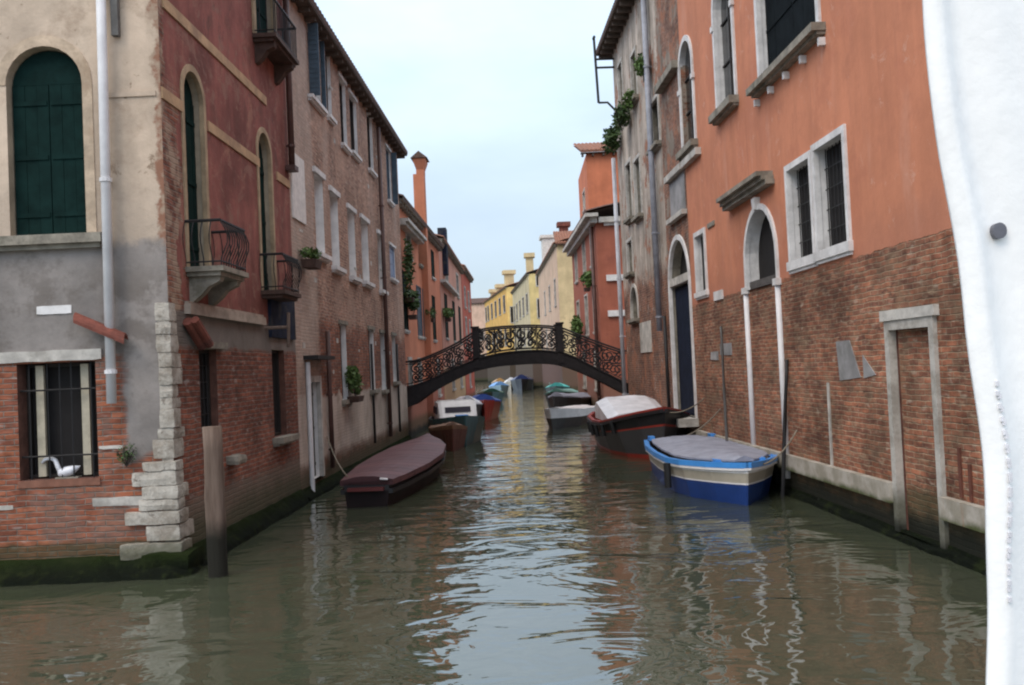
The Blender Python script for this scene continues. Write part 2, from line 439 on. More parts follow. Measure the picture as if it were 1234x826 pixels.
    if lintel:
        ex, hh, pr = lintel
        h.part('lintel', MB().fbox(f, u0 - ex, u1 + ex, z1 + .003 + (fr or 0), z1 + hh + (fr or 0), -.04, pr), sillm, wo)
    return wo, (u0, u1, z0, z1)

def pipe(h, f, u, z0, z1, r, mat, o=.1, name='drainpipe', lean=0.0, clips=True, foot=True):
    pts = [f.w(u + lean, z0, o), f.w(u, z1, o)]
    p = h.part(name, MB().tube(pts, r, 10), mat)
    for q in p.data.polygons: q.use_smooth = len(q.vertices) == 4
    if clips:
        n = max(2, int((z1 - z0) / 2.2))
        for i in range(n):
            mb = MB()
            z = z0 + .4 + (z1 - z0 - .6) * i / n; uu = u + lean * (z1 - z) / (z1 - z0)
            mb.tube([f.w(uu, z - .025, o), f.w(uu, z + .025, o)], r * 1.25, 10)
            mb.fbox(f, uu - .012, uu + .012, z - .015, z + .015, -.02, o - r)
            h.part('pipe_clip', mb, mat, p)
    return p

def tile_roof(h, f, u0, u1, z, over=.4, run=4.0, rise=1.4, mat=TILES, brackets=True, soff=EAVEW, step=.22, bk=.16):
    """sloping roof of barrel tiles: ridged sheet, with an eave that overhangs the facade"""
    nu = max(4, int((u1 - u0) / step)); prof = []
    for i in range(nu):
        for q in (0, .25, .5, .75): prof.append((u0 + (u1 - u0) * (i + q) / nu, .07 * math.sin(math.pi * q)))
    prof.append((u1, 0))
    secs = []
    for k_ in range(7):
        s_ = k_ / 6; secs.append([f.w(u, z + .10 + rise * s_ + dz + (.02 if k_ % 2 else 0), over - (over + run) * s_) for u, dz in prof])
    mb = MB().loft(secs, caps=False)
    lo = [[f.w(u, z + .02 + rise * s_, over - .02 - (over + run) * s_) for u in (u0, u1)] for s_ in (0, 1)]
    mb.loft(lo, caps=False)
    n = len(prof); a = len(mb.v)
    mb.loft([[q for q in secs[0]], [f.w(u, z + .02, over - .02) for u, _ in prof]], caps=False)
    ro = h.part('roof', mb, mat)
    ro.data.polygons.foreach_set('use_smooth', [False] * len(ro.data.polygons))
    if brackets:
        mb = MB(); kk = int((u1 - u0) / .55)
        for i in range(kk + 1):
            u = u0 + .1 + (u1 - u0 - .2) * i / max(1, kk); mb.fbox(f, u - .05, u + .05, z - bk, z - .01, -.05, over - .1)
        mb.fbox(f, u0, u1, z - .008, z + .015, -.05, over - .03)
        h.part('eave', mb, soff, ro)
    return ro

def balcony(h, f, u0, u1, zs, zr, pr, slabm=STONED, corbel=True, bulge=True):
    b = h.part('balcony', MB().fbox(f, u0, u1, zs - .07, zs, -.05, pr).fbox(f, u0 + .05, u1 - .05, zs - .13, zs - .072, -.05, pr - .06), slabm)
    if corbel:
        for u in (u0 + .12, u1 - .28):
            mb = MB()
            ol = [(-.05, zs - .132), (pr * .85, zs - .132), (pr * .8, zs - .2), (pr * .5, zs - .27), (pr * .35, zs - .36), (.06, zs - .46), (-.05, zs - .5)]
            n = len(ol); vs = [f.w(uu, z, o) for uu in (u, u + .16) for o, z in ol]
            mb.add(vs, [tuple(range(n)), tuple(range(2 * n - 1, n - 1, -1))] + [(i, i + n, (i + 1) % n + n, (i + 1) % n) for i in range(n)])
            h.part('corbel', mb, slabm, b)
    mb = MB(); e = .04
    path = [(u0 + e, 0.0), (u0 + e, pr - e), (u1 - e, pr - e), (u1 - e, 0.0)]
    for i in range(3):
        (a, oa), (c, oc) = path[i], path[i + 1]
        mb.tube([f.w(a, zr, oa), f.w(c, zr, oc)], .022, 6)
        mb.tube([f.w(a, zs + .06, oa), f.w(c, zs + .06, oc)], .012, 5)
        L = math.hypot(c - a, oc - oa); n = max(2, int(L / .10))
        for j in range(n + (1 if i == 2 else 0)):
            s_ = j / n; uu, oo = a + (c - a) * s_, oa + (oc - oa) * s_
            cu, cp = (u0 + u1) / 2, 0
            out = Vector((0, 1)) if i == 1 else (Vector((-1, 0)) if i == 0 else Vector((1, 0)))
            pts = []
            for q in range(7):
                v = q / 6; bl = .10 * math.sin(math.pi * min(1, (1 - v) * 1.25)) if bulge else 0
                pts.append(f.w(uu + out.x * bl, zs + .0 + (zr - zs) * v, oo + out.y * bl))
            mb.tube(pts, .009, 4)
    h.part('railing', mb, IRON, b)
    return b

# ================================================================== the setting: water
def water_mat():
    c = Ctx('canal_water')
    sc = c.n('ShaderNodeVectorMath'); sc.operation = 'MULTIPLY'; c.ln(c.pos, sc.inputs[0]); sc.inputs[1].default_value = (.85, 1.25, 1)
    a = c.noise(sc.outputs[0], .8, 3, .5, .9)
    b = c.noise(sc.outputs[0], 2.5, 2, .5, .6)
    d = c.noise(sc.outputs[0], 9.0, 2, .5, 0)
    hgt = c.math('ADD', c.math('ADD', c.math('MULTIPLY', a, .052), c.math('MULTIPLY', b, .0060)), c.math('MULTIPLY', d, .0004))
    bp = c.n('ShaderNodeBump'); bp.inputs['Strength'].default_value = 1.0; bp.inputs['Distance'].default_value = 1.0
    c.ln(hgt, bp.inputs['Height']); c.ln(bp.outputs[0], c.bsdf.inputs['Normal'])
    col = c.mix(c.sm(c.noise(c.pos, .4, 3), .3, .7), (.046, .055, .034), (.056, .062, .041))
    c.put(col, c.bsdf.inputs['Base Color'])
    c.bsdf.inputs['Roughness'].default_value = .02; c.bsdf.inputs['IOR'].default_value = 2.05
    return c.m
mb = MB().add([(-160, -40, 0), (160, -40, 0), (160, 320, 0), (-160, 320, 0)], [(0, 1, 2, 3)])
tag(mb.build('water', water_mat()), None, None, kind='structure')

# ================================================================== facades (planes through measured points)
def ground(x, y):
    r = ray(x, y); k_ = -H / r.z; q = EYE + r * k_; return q.x, q.y
C = Vector((*ground(214, 690), 0))
tL = Vector((33 / F, 1, 0)); tR = Vector((-44 / F, 1, 0))
L0 = Fac(C, (1, 0), (0, -1))                 # cream front of the corner house
L1 = Fac(C, tL, (1, 0))                      # red side of the corner house, along the canal
uA = L1.at(357, 440)[0]                      # end of the red house
uB = L1.at(489, 440)[0]                      # end of the grey brick house
RB = Vector((*ground(1190, 690), 0))
R1 = Fac(RB, tR, (-1, 0))                    # terracotta house on the right bank
uR = R1.at(838, 440)[0]; uS = R1.at(756, 440)[0]
Zof = lambda f, x, y: f.at(x, y)[1]

# ------------------------------------------------------------------ wall materials
def m_cream():
    c = Ctx('cream_front_wall')
    zs, zl, zq = Zof(L0, 60, 290), Zof(L0, 60, 432), Zof(L0, 175, 550)
    xq = L0.w(L0.at(150, 480)[0], 0).x
    cream = c.plaster((.50, .395, .305), .28, .08, (.36, .265, .195))
    cream = c.mix(c.sm(c.noise(c.pos, 2.6, 6, .75, .6), .60, .66, 0, .8), cream, (.22, .15, .10))
    cem = c.plaster((.24, .215, .20), .35, .05, (.14, .12, .105))
    bk, bf = c.brick((.34, .115, .06), (.22, .075, .048), (.22, .18, .15), .4)
    zn = c.jit(c.Z, .34, 1.9, 7)
    cream = c.mix(c.sm(c.jit(c.Z, .8, 1.1), zs + 1.3, zs - .2, 0, .5), cream, (.33, .27, .22))
    col = c.mix(c.sm(zn, zs - .12, zs + .06), cem, cream)
    mb_ = c.both(c.sm(c.jit(c.Z, .1, 2.5), zl + .04, zl - .03), c.either(c.sm(c.jit(c.X, .22, 1.8), xq + .06, xq - .06), c.sm(zn, zq + .1, zq - .1)))
    col = c.mix(mb_, col, bk)
    rag = c.both(c.sm(c.jit(c.X, .30, 2.2, 7), C.x - .10, C.x - .04), c.sm(c.jit(c.Z, .5, 1.0), zs - .1, zs + .1))
    col = c.mix(rag, col, c.mix(c.sm(c.noise(c.pos, 6, 5), .4, .6), (.26, .13, .085), (.36, .27, .20)))
    damp = c.both(c.sm(c.noise(c.pos, 1.1, 5, .7), .50, .60), c.sm(c.Z, zs - .2, zs - .7))
    col = c.mix(c.math('MULTIPLY', damp, .55), col, (.12, .10, .085))
    col = c.algae(col, .33, .10, .16)
    hh = c.math('ADD', c.math('MULTIPLY', c.noise(c.pos, 5, 6, .7), 1.0), c.math('MULTIPLY', c.both(mb_, bf), -.9))
    return c.done(col, .92, hh, .6, .025)
def m_red():
    c = Ctx('red_plaster_wall')
    zl, zb = Zof(L1, 232, 376), Zof(L1, 250, 420)
    red = c.plaster((.23, .082, .066), .42, .2, (.15, .068, .052))
    red = c.mix(c.sm(c.noise(c.pos, 2.3, 7, .75, .8), .52, .60, 0, .7), red, (.27, .145, .11))
    red = c.mix(c.sm(c.noise(c.scale(c.pos, (1, 1, .5)), 1.6, 7, .75, .6), .56, .64, 0, .75), red, (.115, .062, .05))
    red = c.mix(c.sm(c.noise(c.pos, 1.4, 6, .75, .5), .56, .66, 0, .7), red, (.34, .17, .12))
    bk, bf = c.brick((.25, .085, .05), (.17, .062, .042), (.20, .165, .14), .4)
    cem = c.plaster((.19, .165, .145), .3, .06, (.12, .10, .085))
    peel = c.both(c.sm(c.jit(c.Y, 1.0, 1.6, 7), C.y + .62, C.y + .52), c.sm(c.jit(c.Z, .9, .8), zl + 3.4, zl + 2.6))
    edge = c.sm(c.jit(c.Y, .35, 3.5, 7), C.y + .16, C.y + .12)
    peel = c.either(peel, edge)
    col = c.mix(peel, red, c.mix(c.sm(c.noise(c.pos, 3, 5), .4, .6), bk, (.36, .26, .19)))
    zn = c.jit(c.Z, .08, 2)
    col = c.mix(c.sm(zn, zl + .03, zl - .03), col, cem)
    low = c.sm(c.jit(c.Z, .12, 2), zb + .05, zb - .05)
    col = c.mix(low, col, bk)
    col = c.mix(c.sm(c.jit(c.Z, .18, 1.2), .95, .75, 0, .8), col, (.17, .135, .105))
    col = c.algae(col, .34, .2)
    hh = c.math('ADD', c.noise(c.pos, 5, 6, .7), c.math('MULTIPLY', c.both(c.either(low, peel), bf), -.9))
    return c.done(col, .92, hh, .6, .025)
def m_greybrick():
    c = Ctx('grey_brick_wall')
    bk, bf = c.brick((.40, .225, .16), (.27, .15, .11), (.47, .37, .30), .3)
    bk2, _ = c.brick((.32, .12, .07), (.19, .075, .05), (.22, .18, .15), .4)
    zr, zp = Zof(L1, 430, 400), Zof(L1, 430, 472)
    pl = c.plaster((.46, .385, .33), .25, .1, (.33, .26, .21))
    col = c.mix(c.sm(c.noise(c.pos, .9, 6, .7), .46, .64, 0, .45), bk, (.44, .305, .235))
    col = c.mix(c.sm(c.noise(c.scale(c.uv, (1.1, .22, 1)), 1.0, 4), .54, .68, 0, .35), col, (.52, .42, .36))
    rm = c.sm(c.jit(c.Z, .45, .9), zr + .25, zr - .1)
    near = c.sm(c.jit(c.Y, .5, 1.2), L1.w(L1.at(385, 440)[0], 0).y - .2, L1.w(L1.at(385, 440)[0], 0).y + .2)
    rm = c.both(rm, near)
    col = c.mix(rm, col, bk2)
    col = c.mix(c.math('SUBTRACT', 1.0, near), col, c.mix(.5, pl, col))
    pm = c.both(c.sm(c.jit(c.Z, .3, 1.5), zp + .06, zp - .02), c.sm(c.jit(c.Z, .3, 1.3), .5, .62))
    col = c.mix(pm, col, pl)
    col = c.mix(c.sm(c.jit(c.Z, .2, 1.5), .8, .6, 0, .7), col, (.16, .085, .06))
    col = c.algae(col, .28, .2)
    return c.done(col, .93, c.math('ADD', c.noise(c.pos, 6, 6, .7), c.math('MULTIPLY', bf, -.6)), .6, .025)
def m_orange():
    c = Ctx('terracotta_plaster_wall')
    zb = Zof(R1, 1000, 320)
    og = c.plaster((.54, .212, .120), .14, .07, (.46, .18, .105))
    og = c.mix(c.sm(c.noise(c.scale(c.uv, (1.3, .35, 1)), 1.0, 5, .6), .55, .74, 0, .5), og, (.60, .30, .21))
    bk, bf = c.brick((.34, .130, .072), (.19, .080, .052), (.32, .24, .16), .55)
    bk = c.mix(c.sm(c.noise(c.scale(c.pos, (1, 1, 1.8)), 1.3, 7, .8), .48, .64, 0, .65), bk, (.20, .135, .085))
    bk = c.mix(c.sm(c.noise(c.scale(c.uv, (2.4, 7, 1)), 1.0, 5, .75), .54, .66, 0, .8), bk, (.31, .215, .14))
    bk = c.mix(c.sm(c.noise(c.scale(c.uv, (1.7, 4.5, 1)), 1.3, 5, .75), .56, .66, 0, .8), bk, (.085, .036, .028))
    og = c.mix(c.sm(c.noise(c.pos, 2.1, 7, .8, .7), .585, .66, 0, .55), og, (.62, .36, .27))
    og = c.mix(c.sm(c.jit(c.Z, .5, 1.3, 6), zb + .7, zb + .05, 0, .45), og, (.38, .16, .105))
    og = c.mix(c.sm(c.noise(c.scale(c.uv, (6, .22, 1)), 1.0, 5, .65), .60, .72, 0, .35), og, (.34, .14, .095))
    og = c.mix(c.sm(c.noise(c.pos, .55, 6, .7), .5, .58, 0, .35), og, (.45, .165, .10))
    low = c.sm(c.jit(c.Z, .055, 5, 6), zb + .012, zb - .012)
    col = c.mix(low, og, bk)
    col = c.algae(col, .52, .12, .25)  # algae; the raised dark band also paints in the shade below the ledge
    hh = c.math('ADD', c.math('MULTIPLY', c.noise(c.pos, 4, 6, .7), .6), c.math('ADD', c.math('MULTIPLY', c.both(low, bf), -.9), c.math('MULTIPLY', low, -.3)))
    return c.done(col, .92, hh, .5, .03)
def m_greyright():
    c = Ctx('weathered_grey_wall')
    pl = c.plaster((.40, .335, .28), .35, .3, (.19, .15, .115))
    bk, bf = c.brick((.25, .115, .072), (.18, .085, .06), (.24, .2, .16), .4)
    zr = Zof(R1, 790, 330)
    ys = R1.w(uR + 2.7, 0).y
    strip = c.sm(c.jit(c.Y, .15, 2), ys + .08, ys - .08)
    bk = c.mix(c.sm(c.noise(c.pos, 1.6, 6, .75), .5, .6, 0, .8), bk, (.36, .15, .085))
    rm = c.either(c.sm(c.jit(c.Z, .9, .8), zr + .4, zr - .3), c.sm(c.noise(c.pos, .8, 6, .75), .555, .60, 0, .95))
    rm = c.either(rm, c.both(strip, c.sm(c.noise(c.pos, 1.3, 6, .75), .42, .50)))
    pl = c.mix(c.math('MULTIPLY', strip, .6), pl, (.15, .115, .085))
    col = c.mix(rm, pl, bk)
    col = c.mix(c.both(c.sm(c.noise(c.pos, 1.9, 6, .75, .5), .60, .66), c.sm(c.jit(c.Z, .5, 1), zr + 1.2, zr + .2)), col, (.46, .42, .37))
    col = c.mix(c.sm(c.noise(c.scale(c.uv, (1.2, .2, 1)), 1.0, 5), .56, .7, 0, .65), col, (.07, .055, .045))
    col = c.algae(col, .4, .2)
    return c.done(col, .93, c.math('ADD', c.noise(c.pos, 6, 6, .7), c.math('MULTIPLY', c.both(rm, bf), -.7)), .6, .025)
def m_plain_house(name, col, second, var=.18, low=None):
    c = Ctx(name)
    k_ = c.plaster(col, var, .06, second)
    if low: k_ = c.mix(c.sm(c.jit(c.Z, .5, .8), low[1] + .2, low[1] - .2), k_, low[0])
    k_ = c.algae(k_, .4, .2)
    return c.done(k_, .92, c.noise(c.pos, 5, 5), .4, .02)

M_CREAM, M_RED, M_GREYB, M_ORANGE, M_GREYR = m_cream(), m_red(), m_greybrick(), m_orange(), m_greyright()

# ================================================================== corner house (cream front, red side)
zt = 10.2
A = L1.w(uA, 0)
ch = House('corner_house', 'corner house with cream and grey front and dark red side wall rising from the water', [(-13, C.y), (C.x, C.y), (A.x, A.y), (A.x - 8.6, A.y)], zt, [(L0, M_CREAM), (L1, M_RED)], reveal=plain('cream_reveal', (.36, .29, .21), .9, .3, 2.0), low=(Zof(L0, 60, 428), plain('brick_reveal', (.12, .055, .04), .95, .4, 6.0)))
# front: arched shuttered window, barred window with lintel
wo, q = window(ch, L0, 9, 101, 56, 283, arch=True, rise=None, depth=.3, fill='shutter', fillm=GREEN)
u0, u1, z0, z1 = q
ch.part('sill', MB().fbox(L0, u0 - .5, u1 + .24, z0 - .14, z0 - .02, -.04, .16).fbox(L0, u0 - .46, u1 + .2, z0 - .2, z0 - .142, -.04, .09), STONED, wo)
a, b = arch_ol(u0 - .13, u1 + .13, z0, z1 + .14), arch_ol(u0 - .002, u1 + .002, z0, z1 + .002)
ch.part('arch_band', MB().ring(L0, a[1:] , b[1:], -.03, .012, closed=False), plain('cream_arch_band', (.48, .37, .27), .9, .3, 3.0, bump=.5, second=(.36, .26, .18)), wo)
wo, q = window(ch, L0, 22, 117, 437, 578, depth=.32, fill='void', fillm=DARKWOOD)
u0, u1, z0, z1 = q
for px in (42, 97):
    u = L0.at(px, 500)[0]; ch.part('casement', MB().fbox(L0, u - .05, u + .05, z0 + .03, z1 - .03, -.2, -.15), CURT, wo)
mbx = MB()
for px in (33, 55, 70, 84, 108):
    u = L0.at(px, 500)[0]; mbx.tube([L0.w(u, z0, -.07), L0.w(u, z1, -.07)], .009, 5)
for yy in (470, 550): zz = Zof(L0, 70, yy); mbx.tube([L0.w(u0, zz, -.07), L0.w(u1, zz, -.07)], .013, 5)
ch.part('window_bars', mbx, IRON, wo)
ua, ub, za, zb = L0.rect(-40, 125, 422, 437)
ch.part('lintel', MB().rock(ua, ub, -.04, .05, z1 + .004, z1 + .17, .010, .1, 5, L0), STONE, wo)
ch.part('sill', MB().fbox(L0, u0 - .02, u1 + .02, z0 - .09, z0 - .004, -.25, .02), plain('brick_sill', (.2, .09, .06), .9), wo)
# loose stones let into the front
for px in ((43, 88, 367, 380), (110, 175, 598, 611), (-10, 18, 608, 616), (118, 150, 536, 543)):
    ua, ub, za, zb = L0.rect(*px); ch.part('stone_block', MB().rock(ua, ub, -.05, .03, za, zb, .012, .08, 5, L0), STONE if px[0] != 43 else STONEW)
# broken terracotta gutter tile above the window
ua, ub, za, zb = L0.rect(97, 157, 386, 414)
mbx = MB(); p0, p1 = L0.w(ua, zb, .12), L0.w(ub, za, .14)
secs = []
for s_ in (0, .5, 1):
    p = p0.lerp(p1, s_); secs.append([p + Vector((.05 * math.cos(t_) * .3, -.11 * math.cos(t_), .11 * math.sin(t_))) for t_ in [math.pi * k_ / 8 - .3 for k_ in range(9)]] + [p + Vector((.02 * math.cos(t_) * .3, -.085 * math.cos(t_), .085 * math.sin(t_))) for t_ in [math.pi * k_ / 8 - .3 for k_ in range(8, -1, -1)]])
mbx.loft(secs, caps=True, closed=True)
ch.part('gutter_tile', mbx, TERRA)
# white drainpipe
ut = L0.at(127, 0)[0]; ub = L0.at(140, 486)[0]
zz = Zof(L0, 140, 486); zk = Zof(L0, 127, 0)
pipe(ch, L0, ut - (zt - zk) * (ub - ut) / (zk - zz), zz, zt - .1, .062, PIPEW, .14, lean=(ub - ut) * (zt - .1 - zz) / (zk - zz))
u = L0.at(137, 20)[0]; zz = Zof(L0, 137, 46)
ch.part('shutter', MB().fbox(L0, u + .0, u + .09, zz, zz + 1.6, .02, .1), plain('grey_shutter', (.12, .115, .11), .8))
# quoins
rng = random.Random(3)
mbx = MB(); y_ = 364.0
spec = [(364, 386, 186, 208, .18), (388, 402, 187, 212, .10), (403, 424, 188, 212, .22), (425, 442, 190, 214, .28), (443, 463, 191, 213, .3), (464, 478, 192, 214, .2),
        (480, 492, 193, 216, .3), (493, 515, 193, 217, .18), (516, 528, 190, 217, .36), (529, 552, 184, 217, .3), (556, 566, 172, 212, .10), (567, 584, 160, 214, .12), (585, 600, 172, 215, .30),
        (601, 613, 168, 216, .1), (615, 630, 152, 216, .25), (632, 650, 178, 216, .42), (653, 671, 147, 216, .28)]
prev = None
for ya, yb, xa, xb, dp in spec:
    ua = L0.at(xa, (ya + yb) / 2)[0]; za, zb = Zof(L0, 200, yb + 1.5), Zof(L0, 200, ya)
    pr = .02 + rng.random() * .03 + max(0, (ya - 540) / 130) * .07
    mbx.rock(C.x + min(ua, -.12), C.x + pr, C.y - pr, C.y + max(.2, dp) * 1.15, za, zb, .013, .07, 6.0, rnd=.008)
mbx.rock(C.x - .16, C.x + .018, C.y - .018, C.y + .2, .15, Zof(L0, 200, 366), .008, .12, 4.0)
qs = Ctx('quoin_stone'); kc = qs.mix(qs.sm(qs.noise(qs.pos, 2.2, 6, .75), .35, .65), (.55, .51, .45), (.29, .25, .205))
kc = qs.mix(qs.sm(qs.noise(qs.pos, 5.5, 6, .75), .56, .66, 0, .85), kc, (.17, .14, .115))
kc = qs.mix(qs.sm(qs.jit(qs.Z, .15, 2.5), .5, .3, 0, .8), kc, (.10, .10, .06))
QUOIN = qs.done(kc, .9, qs.noise(qs.pos, 9, 6, .75), .9, .05)
qu = ch.part('quoin', mbx, QUOIN)
# foundation ledge round the corner
fm = Ctx('algae_stone'); kcol = fm.mix(fm.sm(fm.jit(fm.Z, .12, 2.5), .05, .30), (.007, .009, .006), (.016, .024, .007))
FOUND = fm.done(fm.mix(fm.sm(fm.noise(fm.pos, 4, 5, .7), .5, .66, 0, .8), kcol, (.020, .026, .010)), 1.0, fm.noise(fm.pos, 7, 6, .75), .9, .06, .06)
mbx = MB(); rng = random.Random(5)
def skirt(mb_, f, ua, ub, top, o_top, o_bot, cell=.12, sc=2.0, amp=.04):
    n = max(3, int((ub - ua) / cell)); secs = []
    prof = [(-.05, top), (o_top * .5, top + .01), (o_top, top - .04), (lerp(o_top, o_bot, .35), top * .55), (lerp(o_top, o_bot, .75), .05), (o_bot, -.12), (o_bot, -.7)]
    for i in range(n + 1):
        u = ua + (ub - ua) * i / n; g = []
        for k_, (o, z) in enumerate(prof):
            q_ = f.w(u, z, o)
            if k_: nv = mnoise.noise_vector(q_ * sc) + mnoise.noise_vector(q_ * sc * 3.1) * .5; q_ = q_ + Vector((nv.x, nv.y, nv.z * .8)) * amp * (.4 if k_ < 2 else 1)
            g.append(q_)
        secs.append(g)
    return mb_.loft(secs, caps=False)
stn = []
n_ = int((C.x + 13) / .12)
for i in range(n_ + 1): stn.append((Vector((-13 + (C.x + 13) * i / n_, C.y, 0)), Vector((0, -1, 0)), 1.0))
for i in range(1, 8):
    a_ = math.pi / 2 * i / 8; stn.append((Vector((C.x, C.y, 0)), Vector((math.sin(a_), -math.cos(a_), 0)), 1.0 - .4 * i / 8))
n_ = int(uA / .12)
for i in range(n_ + 1): stn.append((L1.w(uA * i / n_, 0), L1.n, .6 - .12 * min(1, i / 20)))
secs = []
for q_, d_, k_ in stn:
    g = []
    for j_, (o, z) in enumerate(((-.05, .24), (.03, .25), (.08, .20), (.20, .13), (.36, .06), (.50, -.10), (.50, -.7))):
        v = q_ + d_ * (o * k_ if o > 0 else o) + Vector((0, 0, z))
        if j_: nv = mnoise.noise_vector(v * 2.2) + mnoise.noise_vector(v * 6.0) * .5; v = v + Vector((nv.x, nv.y, nv.z)) * (.02 if j_ < 2 else .05)
        g.append(v)
    secs.append(g)
mbx.loft(secs, caps=False)
mbx.rock(C.x - .40, C.x + .22, C.y - .22, C.y + .4, -.5, .27, .03, .08, 3.5)
ch.part('foundation', mbx, FOUND)
# red side
ck = plain('tan_window_surround', (.37, .27, .17), .9, .3, 3.0, bump=.4)
for px, zy in (((223, 247, 90, 325), 0), ((313, 328, 163, 352), 1)):
    wo, q = window(ch, L1, *px, arch=True, depth=.24, fr=.085, frm=ck, proud=.02, fill='shutter', fillm=GREEN, sill=(.0, .05, .02))
    u0, u1, z0, z1 = q
    balcony(ch, L1, u0 - .12, u1 + .22, z0 + .0, z0 + (.62 if zy == 0 else .62), .52 if zy == 0 else .42, slabm=STONED if zy == 0 else POT, corbel=zy == 0)
u0, u1, z0, z1 = L1.rect(303, 334, 0, 50)
wo, q = window(ch, L1, 0, 0, 0, 0, arch=True, depth=.24, fr=.12, frm=ck, fill='shutter', fillm=GREEN, uz=(u0 + .15, u1 - .25, z0 - .1, z0 + 1.9), sill=(0, .05, .02))
balcony(ch, L1, u0, u1 - .1, z0 - .12, z0 + .5, .42, slabm=POT, bulge=False)
for xa, ya, xb, yb in ((195, 2, 320, 122), (188, 107, 219, 132), (250, 160, 312, 204)):
    ua, za = L1.at(xa, ya); ub, zb = L1.at(xb, yb); ua = max(ua, .012); zc = L1.at(xa, ya)[1] if xa != 250 else zl1
    if xa == 188: zl1 = za; 
    ch.part('string_course', MB().fbox(L1, ua, min(ub, uA - .02), zc - .075, zc + .075, -.04, .022), TAN)
ch.part('string_course', MB().fbox(L1, L1.at(331, 215)[0] + .12, uA - .02, zl1 - .075, zl1 + .075, -.04, .022), TAN)
ua, ub, za, zb = L0.rect(130, 186, 111, 117)
ch.part('string_course', MB().fbox(L0, ua, -.06, za, zb, -.04, .02), M_CREAM)
ua, za = L1.at(222, 372); ub = L1.at(315, 390)[0]
ch.part('stone_ledge', MB().fbox(L1, ua, ub, za - .07, za + .06, -.04, .09, jit=.005).fbox(L1, ua + .02, ub - .02, za + .062, za + .1, -.04, .05), plain('grey_tan_stone', (.33, .27, .22), .9, .3, 3.0, bump=.4))
u0, u1, z0, z1 = L1.rect(323, 352, 360, 408)
ch.part('blue_board', MB().fbox(L1, u0, u1, z0, z1, -.02, .06), BLUEBOARD)
wo, q = window(ch, L1, 241, 262, 421, 520, depth=.2, fill='void', fillm=DARKWOOD, bars=True)
u0, u1, z0, z1 = q
ch.part('lintel', MB().fbox(L1, u0 - .1, u1 + .25, z1 + .004, z1 + .1, -.04, .1), STONED, wo)
mbx = MB(); p0 = L1.w(u0 - .55, z1 + .35, .06); p1 = L1.w(u0 - .12, z1 + .02, .1)
mbx.tube([p0, p1], .07, 8); mbx.tube([p0 + Vector((.1, 0, .02)), p1 + Vector((.1, 0, .02))], .06, 8)
ch.part('gutter_tile', mbx, TERRA, wo)
zsl = Zof(L1, 283, 553); us = L1.at(272, 550)[0]
ch.part('stone_bracket', MB().rock(us, us + .42, -.04, .2, zsl - .07, zsl + .08, .02, .07, 5, L1), STONED)
wo, q = window(ch, L1, 329, 344, 422, 526, depth=.2, fill='void', fillm=DARKWOOD, sill=(.15, .1, .2))
us, zz = L1.at(300, 393)
mbx = MB().tube([L1.w(us + .9, zz, -.02), L1.w(us + .9, zz, .42)], .03, 6).tube([L1.w(us + .9, zz - .35, .40), L1.w(us + .9, zz + .25, .42)], .03, 6)
ch.part('timber_bracket', mbx, POST)
# dark downpipe with hopper between the two houses
pu = L1.at(352, 100)[0]
pz = Zof(L1, 357, 210)
pd = pipe(ch, L1, uA - .12, pz, zt - .1, .06, PIPEB, .1)
ch.part('pipe_shoe', MB().fbox(L1, uA - .3, uA - .02, pz - .1, pz - .003, .02, .2), PIPEB, pd)
tile_roof(ch, L1, -.3, uA, zt, .5, 6, 2, TILESB)
ch.wall()

# ================================================================== grey brick house
B = L1.w(uB, 0)
zg = Zof(L1, 479, 187)
gh = House('brick_house', 'long pale brown brick house with wooden eave and rows of narrow windows', [(A.x, A.y), (B.x, B.y), (B.x - 8, B.y + .3), (A.x - 8.6, A.y)], zg, [(L1, M_GREYB)], reveal=plain('pale_reveal', (.78, .75, .73), .9, .2, 2.0))
for px in ((393, 398.5, 58, 140), (410, 417, 100, 175), (422, 430, 120, 185), (443, 449, 140, 205)):
    window(gh, L1, *px, depth=.18, fill='void' if px[0] != 410 else 'pane', fillm=DARKWOOD, sill=(.1, .08, .1), sillm=STONEW, lintel=(.1, .1, .04))
wo, q = window(gh, L1, 372, 385, 42, 122, depth=.2, fill='pane', sill=(.2, .08, .12), sillm=STONEW, lintel=(.1, .1, .04))
u0, u1, z0, z1 = q
for u, sg in ((u0 - .03, -1), (u1 + .03, 1)):
    pw = .24 if sg < 0 else .12
    mbx = MB().fbox(L1, u - .02, u + .02, z0, z1, .02, pw)
    for i in range(14): zz = z0 + .06 + (z1 - z0 - .12) * i / 14; mbx.fbox(L1, u - .032, u + .032, zz, zz + .05, .05, pw - .04)
    gh.part('shutter', mbx, BLUEG, wo)
wo, q = window(gh, L1, 466, 471, 182, 242, depth=.15, fill='shutter', fillm=BLUEG, sill=(.1, .08, .1), sillm=STONEW, lintel=(.1, .08, .04))
u0, u1, z0, z1 = q; gh.part('shutter', MB().fbox(L1, u1 + .05, u1 + .09, z0, z1, .02, .2), BLUEG, wo)
for px in ((380, 390, 214, 306), (399, 408, 236, 322), (420, 428, 256, 334), (436, 444, 268, 340), (456, 461, 285, 350)):
    window(gh, L1, *px, depth=.42, fill='pane', fillm=CURT, sill=(.12, .1, .14), sillm=STONEW, lintel=(.12, .12, .06))
u0, u1, z0, z1 = L1.rect(358, 366, 192, 268)
gh.part('white_panel', MB().fbox(L1, uA + .12, u1, z0, z1, -.04, .03), plain('white_plaster', (.68, .65, .62), .9, .15))
window(gh, L1, 470, 476, 298, 336, depth=.12, fill='shutter', fillm=BLUEL, sill=(.1, .08, .1), sillm=STONEW, lintel=(.1, .08, .04))
